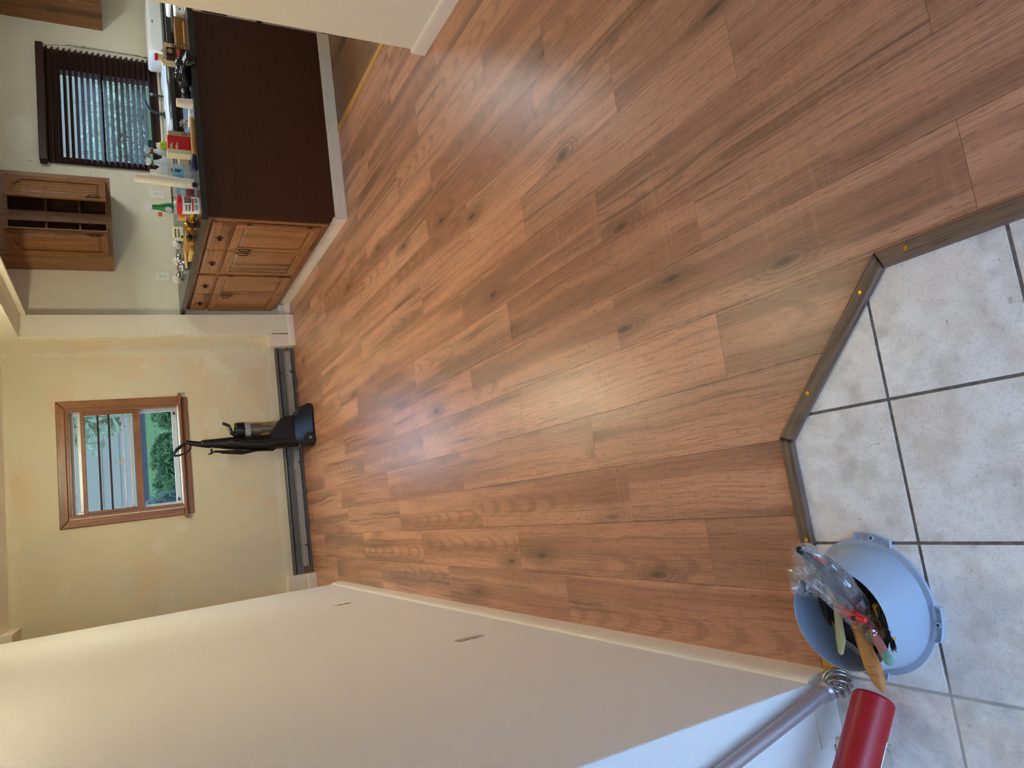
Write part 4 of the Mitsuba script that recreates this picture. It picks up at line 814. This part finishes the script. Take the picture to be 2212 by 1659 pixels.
def bulb(label, x, y, axis):
    t = thing('light_bulb', label, 'light bulb', 'globe bulbs on the counter'); a = np.array(axis, float); a /= np.linalg.norm(a); c = np.array([x, y, CT + .040])
    add('globe', ball(c, .040, 3), 'm_bulb', True, parent=t); add('base', lathe([(.02, .033), (.015, .05), (.014, .068), (.006, .075), (0, .076)], c, a, 20), 'm_chrome', 40, parent=t)
bulb('round white globe bulb lying beside the yellow carton', 2.362, 6.22, (.3, -.9, -.2)); bulb('round white globe bulb lying behind the crumpled chrome fitting', 2.262, 6.36, (.5, -.8, -.2)); bulb('round white globe bulb lying nearest the wall end of the counter', 2.152, 6.5, (.6, -.7, -.2))
t = thing('chrome_fitting', 'crumpled chrome light fitting between the globe bulbs and the wooden offcuts', 'fitting')
b = crumple(blob([((2.07, 5.92, CT + .035), (.04, .05, .035)), ((2.10, 5.99, CT + .03), (.03, .04, .03))], 3).subdivide(), .016, 34, 4); b.vertices[:, 2] = np.maximum(b.vertices[:, 2], CT); add('shade', b, 'm_chrome', parent=t)
for a in (0, 2.1, 4.2): add('arm', tube([(2.07, 5.92, CT + .06), (2.07 + .03 * math.cos(a), 5.92 + .03 * math.sin(a), CT + .075), (2.07 + .05 * math.cos(a), 5.92 + .05 * math.sin(a), CT + .05)], .005, 6), 'm_chrome', 60, parent=t)
t = thing('wood_offcut', 'yellow wooden offcut lying along the counter edge', 'wood offcut'); wadd('piece', box(2.0, 2.03, 5.40, 5.62, CT, CT + .022, .002), 'm_yellow_wood', 1, t)
t = thing('wood_offcut', 'yellow wooden offcut sloping across the other one at the counter edge', 'wood offcut')
g, uv = grain(rot(rot(box(-.012, .012, -.11, .11, -.009, .009, .002), 16, [0, 0, 1], [0, 0, 0]), -6, [1, 0, 0], [0, 0, 0]), 1); g.apply_translation((2.04, 5.66, CT + .034)); add('piece', g, 'm_yellow_wood', False, uv, t)
t = carton('open_tray', 'brown wooden drawer tray with a pale flap on the counter near the bulbs', 2.05, 2.15, 5.36, 5.58, CT, CT + .046, 'm_kraft'); add('flap', hull((2.06, 5.59, CT + .002), (2.13, 5.59, CT + .002), (2.06, 5.60, CT + .05), (2.13, 5.60, CT + .05), (2.05, 5.72, CT + .002), (2.11, 5.72, CT + .002), (2.05, 5.72, CT + .02)), 'm_card', parent=t)

# ------------------------------------------------------------------ entry corner: blue bin with brushes, red cylinder, curtain rod
t = thing('blue_bin', 'light blue plastic cone-shaped bin with flange tabs holding old paint brushes', 'bin')
bx, by = -.367, 1.151
n = 72; ang = np.arange(n) * 2 * math.pi / n
prof = [(.1395, .0), (.153, 0.0), (.154, .004), (.153, .008), (.1395, .009), (.138, .014), (.1145, .126), (.1135, .127), (.1125, .126), (.136, .012), (.1375, .0)]
V = []
for r, z in prof:
    tilt = (z / .126) * (.075 * r * np.cos(ang) + .06 * r * np.sin(ang)); sh = z / .126
    V.append(np.stack([bx - .008 * sh + r * np.cos(ang), by - .005 * sh + r * np.sin(ang), z + tilt * (z > .05)], -1))
V = np.vstack(V); F = []
for i in range(len(prof)):
    i2 = (i + 1) % len(prof)
    for j in range(n):
        k = (j + 1) % n; F += [(i * n + j, i * n + k, i2 * n + k), (i * n + j, i2 * n + k, i2 * n + j)]
m = trimesh.Trimesh(V, F, process=False); m.fix_normals(); add('shell', m, 'm_blue', 40, parent=t)
for mid, half in ((-14, 18), (-101, 15), (168, 17), (77, 16)):
    a = np.radians(np.linspace(mid - half, mid + half, 14)); o = [(bx + r * math.cos(q), by + r * math.sin(q)) for q, r in zip(a, [.152] + [.1665] * 12 + [.152])]
    i_ = [(bx + .148 * math.cos(q), by + .148 * math.sin(q)) for q in a[::-1]]; P = Polygon(o + i_)
    k = add('tab', cat(extr(P, .001, .006), extr(P.difference(P.buffer(-.0022)), .006, .011)), 'm_blue', parent=t)
    q = math.radians(mid); c = (bx + .1575 * math.cos(q), by + .1575 * math.sin(q))
    ring = Polygon([(c[0] + .0065 * math.cos(w), c[1] + .0065 * math.sin(w)) for w in ang[::4]]); hole = ring.buffer(-.0025)
    add('boss', extr(ring.difference(hole), .006, .013), 'm_blue', parent=k); add('hole', extr(hole, .006, .0064), 'm_dark_grey', parent=k)
    for dq in (-9, 9):
        w = math.radians(mid + dq); add('rib', extr(Polygon([(bx + r * math.cos(w) + e * -math.sin(w), by + r * math.sin(w) + e * math.cos(w)) for r, e in ((.15, -.0008), (.164, -.0008), (.164, .0008), (.15, .0008))]), .006, .010), 'm_blue', parent=k)
solo('dark_rags', 'dark bundle of rags at the bottom of the blue bin', 'rags', crumple(blob([((bx, by, .03), (.10, .10, .028))], 3).subdivide(), .008, 30, 2), 'm_black_matte')
t = thing('paint_brush', 'paint brush with a tapered olive and yellow handle, standing at the left in the bin', 'paint brush')
add('handle', chain([((-.337, 1.158, .105), (.012, .012, .006)), ((-.349, 1.145, .125), (.009, .009, .007)), ((-.375, 1.130, .148), (.0085, .0085, .008)), ((-.405, 1.113, .172), (.011, .011, .008)), ((-.425, 1.102, .192), (.006, .006, .005))]), 'm_olive', True, parent=t)
add('ferrule', hull(*[(x, y, z) for x, y in ((-.30, 1.19), (-.352, 1.195), (-.345, 1.155), (-.312, 1.15)) for z in (.075, .095)]), 'm_alu', parent=t); add('hole', cyl((-.4145, 1.1085, .184), (-.415, 1.107, .1875), .004, n=12), 'm_brown_frame', parent=t)
t = thing('paint_brush', 'paint brush with a thick orange-brown wooden handle leaning over the bin rim', 'paint brush')
g = chain([((-.375, 1.112, .118), .014), ((-.395, 1.10, .13), .010), ((-.425, 1.075, .148), .0145), ((-.455, 1.055, .162), .0165), ((-.478, 1.04, .172), .013), ((-.492, 1.03, .178), .006)]); g, uv = grain(g, 1); add('handle', g, 'm_handle', True, uv, t)
add('ferrule', hull(*[(x, y, z) for x, y in ((-.35, 1.14), (-.372, 1.15), (-.39, 1.10), (-.36, 1.095)) for z in (.07, .112)]), 'm_card', parent=t)
t = thing('paint_brush', 'paint brush with a pink paint-stained handle and mint green tip', 'paint brush')
add('handle', chain([((-.385, 1.075, .115), .009), ((-.403, 1.047, .143), .009), ((-.424, 1.016, .168), .0095)]), 'm_pink', True, parent=t); add('tip', blob([((-.426, 1.012, .171), .010), ((-.432, 1.003, .178), .0095)]), 'm_mint', True, parent=t); add('ferrule', hull(*[(x, y, z) for x, y in ((-.388, 1.085), (-.402, 1.088), (-.412, 1.062), (-.392, 1.055)) for z in (.07, .11)]), 'm_card', parent=t)
t = thing('bristle_brush', 'wide black bristle brush along the front rim of the bin', 'brush')
add('back', chain([((-.345, 1.066, .10), (.006, .008, .01)), ((-.408, 1.040, .108), (.006, .008, .01))]), 'm_raw_pine', True, parent=t)
br = []
for i in range(90):
    q = RS.random(); a = np.array([-.346 - .066 * q, 1.062 - .026 * q, .104 + .01 * q]); br.append(tube([a, a + [-.004 + .004 * RS.normal(), -.018 + .003 * RS.normal(), .022], a + [-.012 + .006 * RS.normal(), -.030 + .004 * RS.normal(), .036]], [.0022, .0018, .0004], 4))
k = add('bristles', cat(*br), 'm_bristle', parent=t); labels[k] = {'label': 'black bristles', 'kind': 'stuff'}
t = thing('red_clip', 'bright red plastic tool cap lying across the brush handles', 'clip')
add('body', chain([((-.352, 1.132, .128), (.014, .012, .011)), ((-.356, 1.105, .138), (.013, .012, .011)), ((-.360, 1.078, .150), (.010, .009, .009)), ((-.362, 1.058, .158), (.008, .008, .008))]), 'm_bright_red', True, parent=t); add('slot', box(-.366, -.356, 1.075, 1.087, .157, .1605, .001), 'm_brown_frame', parent=t)
t = thing('paint_roller', 'black-handled roller wrapped in clear plastic, leaning out of the bin over the laminate', 'paint roller')
add('sleeve', chain([((-.345, 1.10, .11), .026), ((-.285, 1.10, .16), .025), ((-.245, 1.098, .195), .02)]), 'm_sleeve', True, parent=t); add('handle', chain([((-.245, 1.097, .195), .012), ((-.215, 1.094, .245), .010), ((-.20, 1.09, .272), .007)]), 'm_black', True, parent=t)
add('red_stripe', chain([((-.236, 1.084, .212), .006), ((-.218, 1.083, .24), .005)]), 'm_red', True, parent=t)
w = trimesh.util.concatenate([blob([((-.355, 1.10, .115), .034), ((-.285, 1.115, .17), (.04, .05, .03)), ((-.235, 1.12, .205), (.035, .055, .025)), ((-.20, 1.095, .262), (.012, .014, .012))], 4)])
w = w.subdivide().subdivide(); w = crumple(crumple(w, .012, 30, 6), .003, 120, 9); add('wrapper', w, 'm_bag', parent=t)
w = crumple(blob([((-.30, 1.19, .14), (.03, .02, .03)), ((-.27, 1.185, .19), (.022, .02, .014)), ((-.305, 1.21, .17), (.012, .012, .012))], 4).subdivide().subdivide(), .012, 36, 12)
add('wrapper', w, 'm_bag', parent=t)
w = crumple(blob([((-.375, 1.085, .115), .02), ((-.40, 1.06, .135), (.022, .018, .016))], 4).subdivide(), .008, 45, 13); solo('plastic_wrap', 'scrap of clear plastic wrap around the pink brush in the bin', 'plastic wrap', w, 'm_bag')
t = thing('fire_extinguisher', 'red metal cylinder with a pale label leaning by the entry wall', 'fire extinguisher')
c0, ax = np.array([-.566, 1.166, .036]), np.array([-.127, -.002, .108]); ax /= np.linalg.norm(ax); R_ = .0445
add('cylinder', lathe([(0, .012), (.024, .006), (.035, .0), (.041, .001), (R_, .007), (R_, .36), (.04, .385), (.026, .405), (.018, .41), (.018, .425), (0, .425)], c0, ax, 48), 'm_red', 30, parent=t)
add('valve', lathe([(0, .42), (.02, .42), (.02, .45), (.012, .47), (0, .47)], c0, ax, 24), 'm_brass', 40, parent=t); add('lever', hull(*[tuple(c0 + ax * a + np.array([0, 0, z]) + np.array([.081, .171, 0]) / .19 * s_) for a, z, s_ in ((.44, .02, -.01), (.44, .02, .01), (.53, .045, -.01), (.53, .045, .01), (.53, .038, 0), (.44, .012, 0))]), 'm_black', parent=t)
fr = frame_to(ax); aa = np.radians(np.linspace(0, 360, 49)); side = np.cross([0, 0, 1.0], ax); side /= np.linalg.norm(side); up_ = np.cross(ax, side)
lv = []
for q in np.radians(np.linspace(20, 76, 10)):
    d = side * math.cos(q) - up_ * math.sin(q)
    for a in (.086, .30): lv.append(c0 + ax * a + d * (R_ + .0006))
lf = []
for i in range(9): lf += [(2 * i, 2 * i + 1, 2 * i + 3), (2 * i, 2 * i + 3, 2 * i + 2)]
add('label', trimesh.Trimesh(lv, lf, process=False), 'm_white_plastic', parent=t)
t = thing('curtain_rod', 'brushed nickel curtain rod with a twisted cage finial leaning in the entry corner', 'curtain rod')
f0 = np.array([-.551, 1.262, .034]); rd = np.array([-.0865, .014, .345]); rd /= np.linalg.norm(rd); fr = frame_to(rd)
for i in range(8):
    pts = []
    for s_ in np.linspace(.12, math.pi - .12, 18):
        a = i * 2 * math.pi / 8 + 1.1 * s_; pts.append(f0 + fr @ np.array([.0315 * math.sin(s_) * math.cos(a), .0315 * math.sin(s_) * math.sin(a), -.030 * math.cos(s_)]))
    add('cage_wire', tube(pts, .0040, 8), 'm_steel', 60, parent=t)
add('finial_tip', ball(f0 - rd * .029, .0045, 2), 'm_steel', True, parent=t)
add('collar', lathe([(0, .026), (.012, .026), (.017, .032), (.022, .036), (.023, .042), (.019, .048), (.0185, .052), (.02, .056), (.0195, .066), (0, .066)], f0, rd, 32), 'm_nickel', 40, parent=t)
add('rod', cyl(f0 + rd * .06, f0 + rd * 1.25, .0163, n=28), 'm_nickel', 40, parent=t)
t = thing('plastic_scrap', 'white ribbed plastic scrap on the tiles beside the red cylinder', 'plastic scrap')
for i in range(7): add('rib', blob([((-.690 - .006 * i, 1.214 + .001 * i, .004), (.004, .006, .004)), ((-.690 - .006 * i, 1.206 + .001 * i, .008), (.002, .003, .003))]), 'm_white_gloss', True, parent=t)
solo('grey_thread', 'short curled grey thread on the tiles beside the red cylinder', 'thread', tube([(-.679, 1.198, .0022), (-.686, 1.192, .0025), (-.692, 1.187, .0022), (-.698, 1.180, .0022)], .0014, 6), 'm_grey', True)

# ---- lamps (end of file, each light lives in its lamp)
def lamp(L, label, ceil):
    t = thing('ceiling_lamp', label, 'lamp'); x, y, z = L['pos']
    add('canopy', lathe([(0, 0), (.125, 0), (.12, -.02), (0, -.02)], (x, y, ceil), n=28), 'm_white_plastic', 40, parent=t)
    k = add('globe', blob([((x, y, z), (.11, .11, .05))], 3), 'm_white_plastic', True, parent=t)
    scene[k]['emitter'] = {'type': 'area', 'radiance': {'type': 'rgb', 'value': list(L['rgb'])}}
lamp(LAMP_A, 'dome lamp on the dining room ceiling', H)
t = thing('ceiling_light', 'flat fluorescent fitting on the kitchen ceiling', 'lamp'); x, y, z = LAMP_B['pos']
add('housing', box(x - .20, x + .20, y - .55, y + .55, z + .02, 2.292, .006), 'm_white_plastic', parent=t)
k = add('diffuser', box(x - .18, x + .18, y - .53, y + .53, z - .02, z + .02, .01), 'm_white_plastic', parent=t)
scene[k]['emitter'] = {'type': 'area', 'radiance': {'type': 'rgb', 'value': list(LAMP_B['rgb'])}}
lamp(LAMP_C, 'dome lamp on the living room ceiling nearer the entry', H)
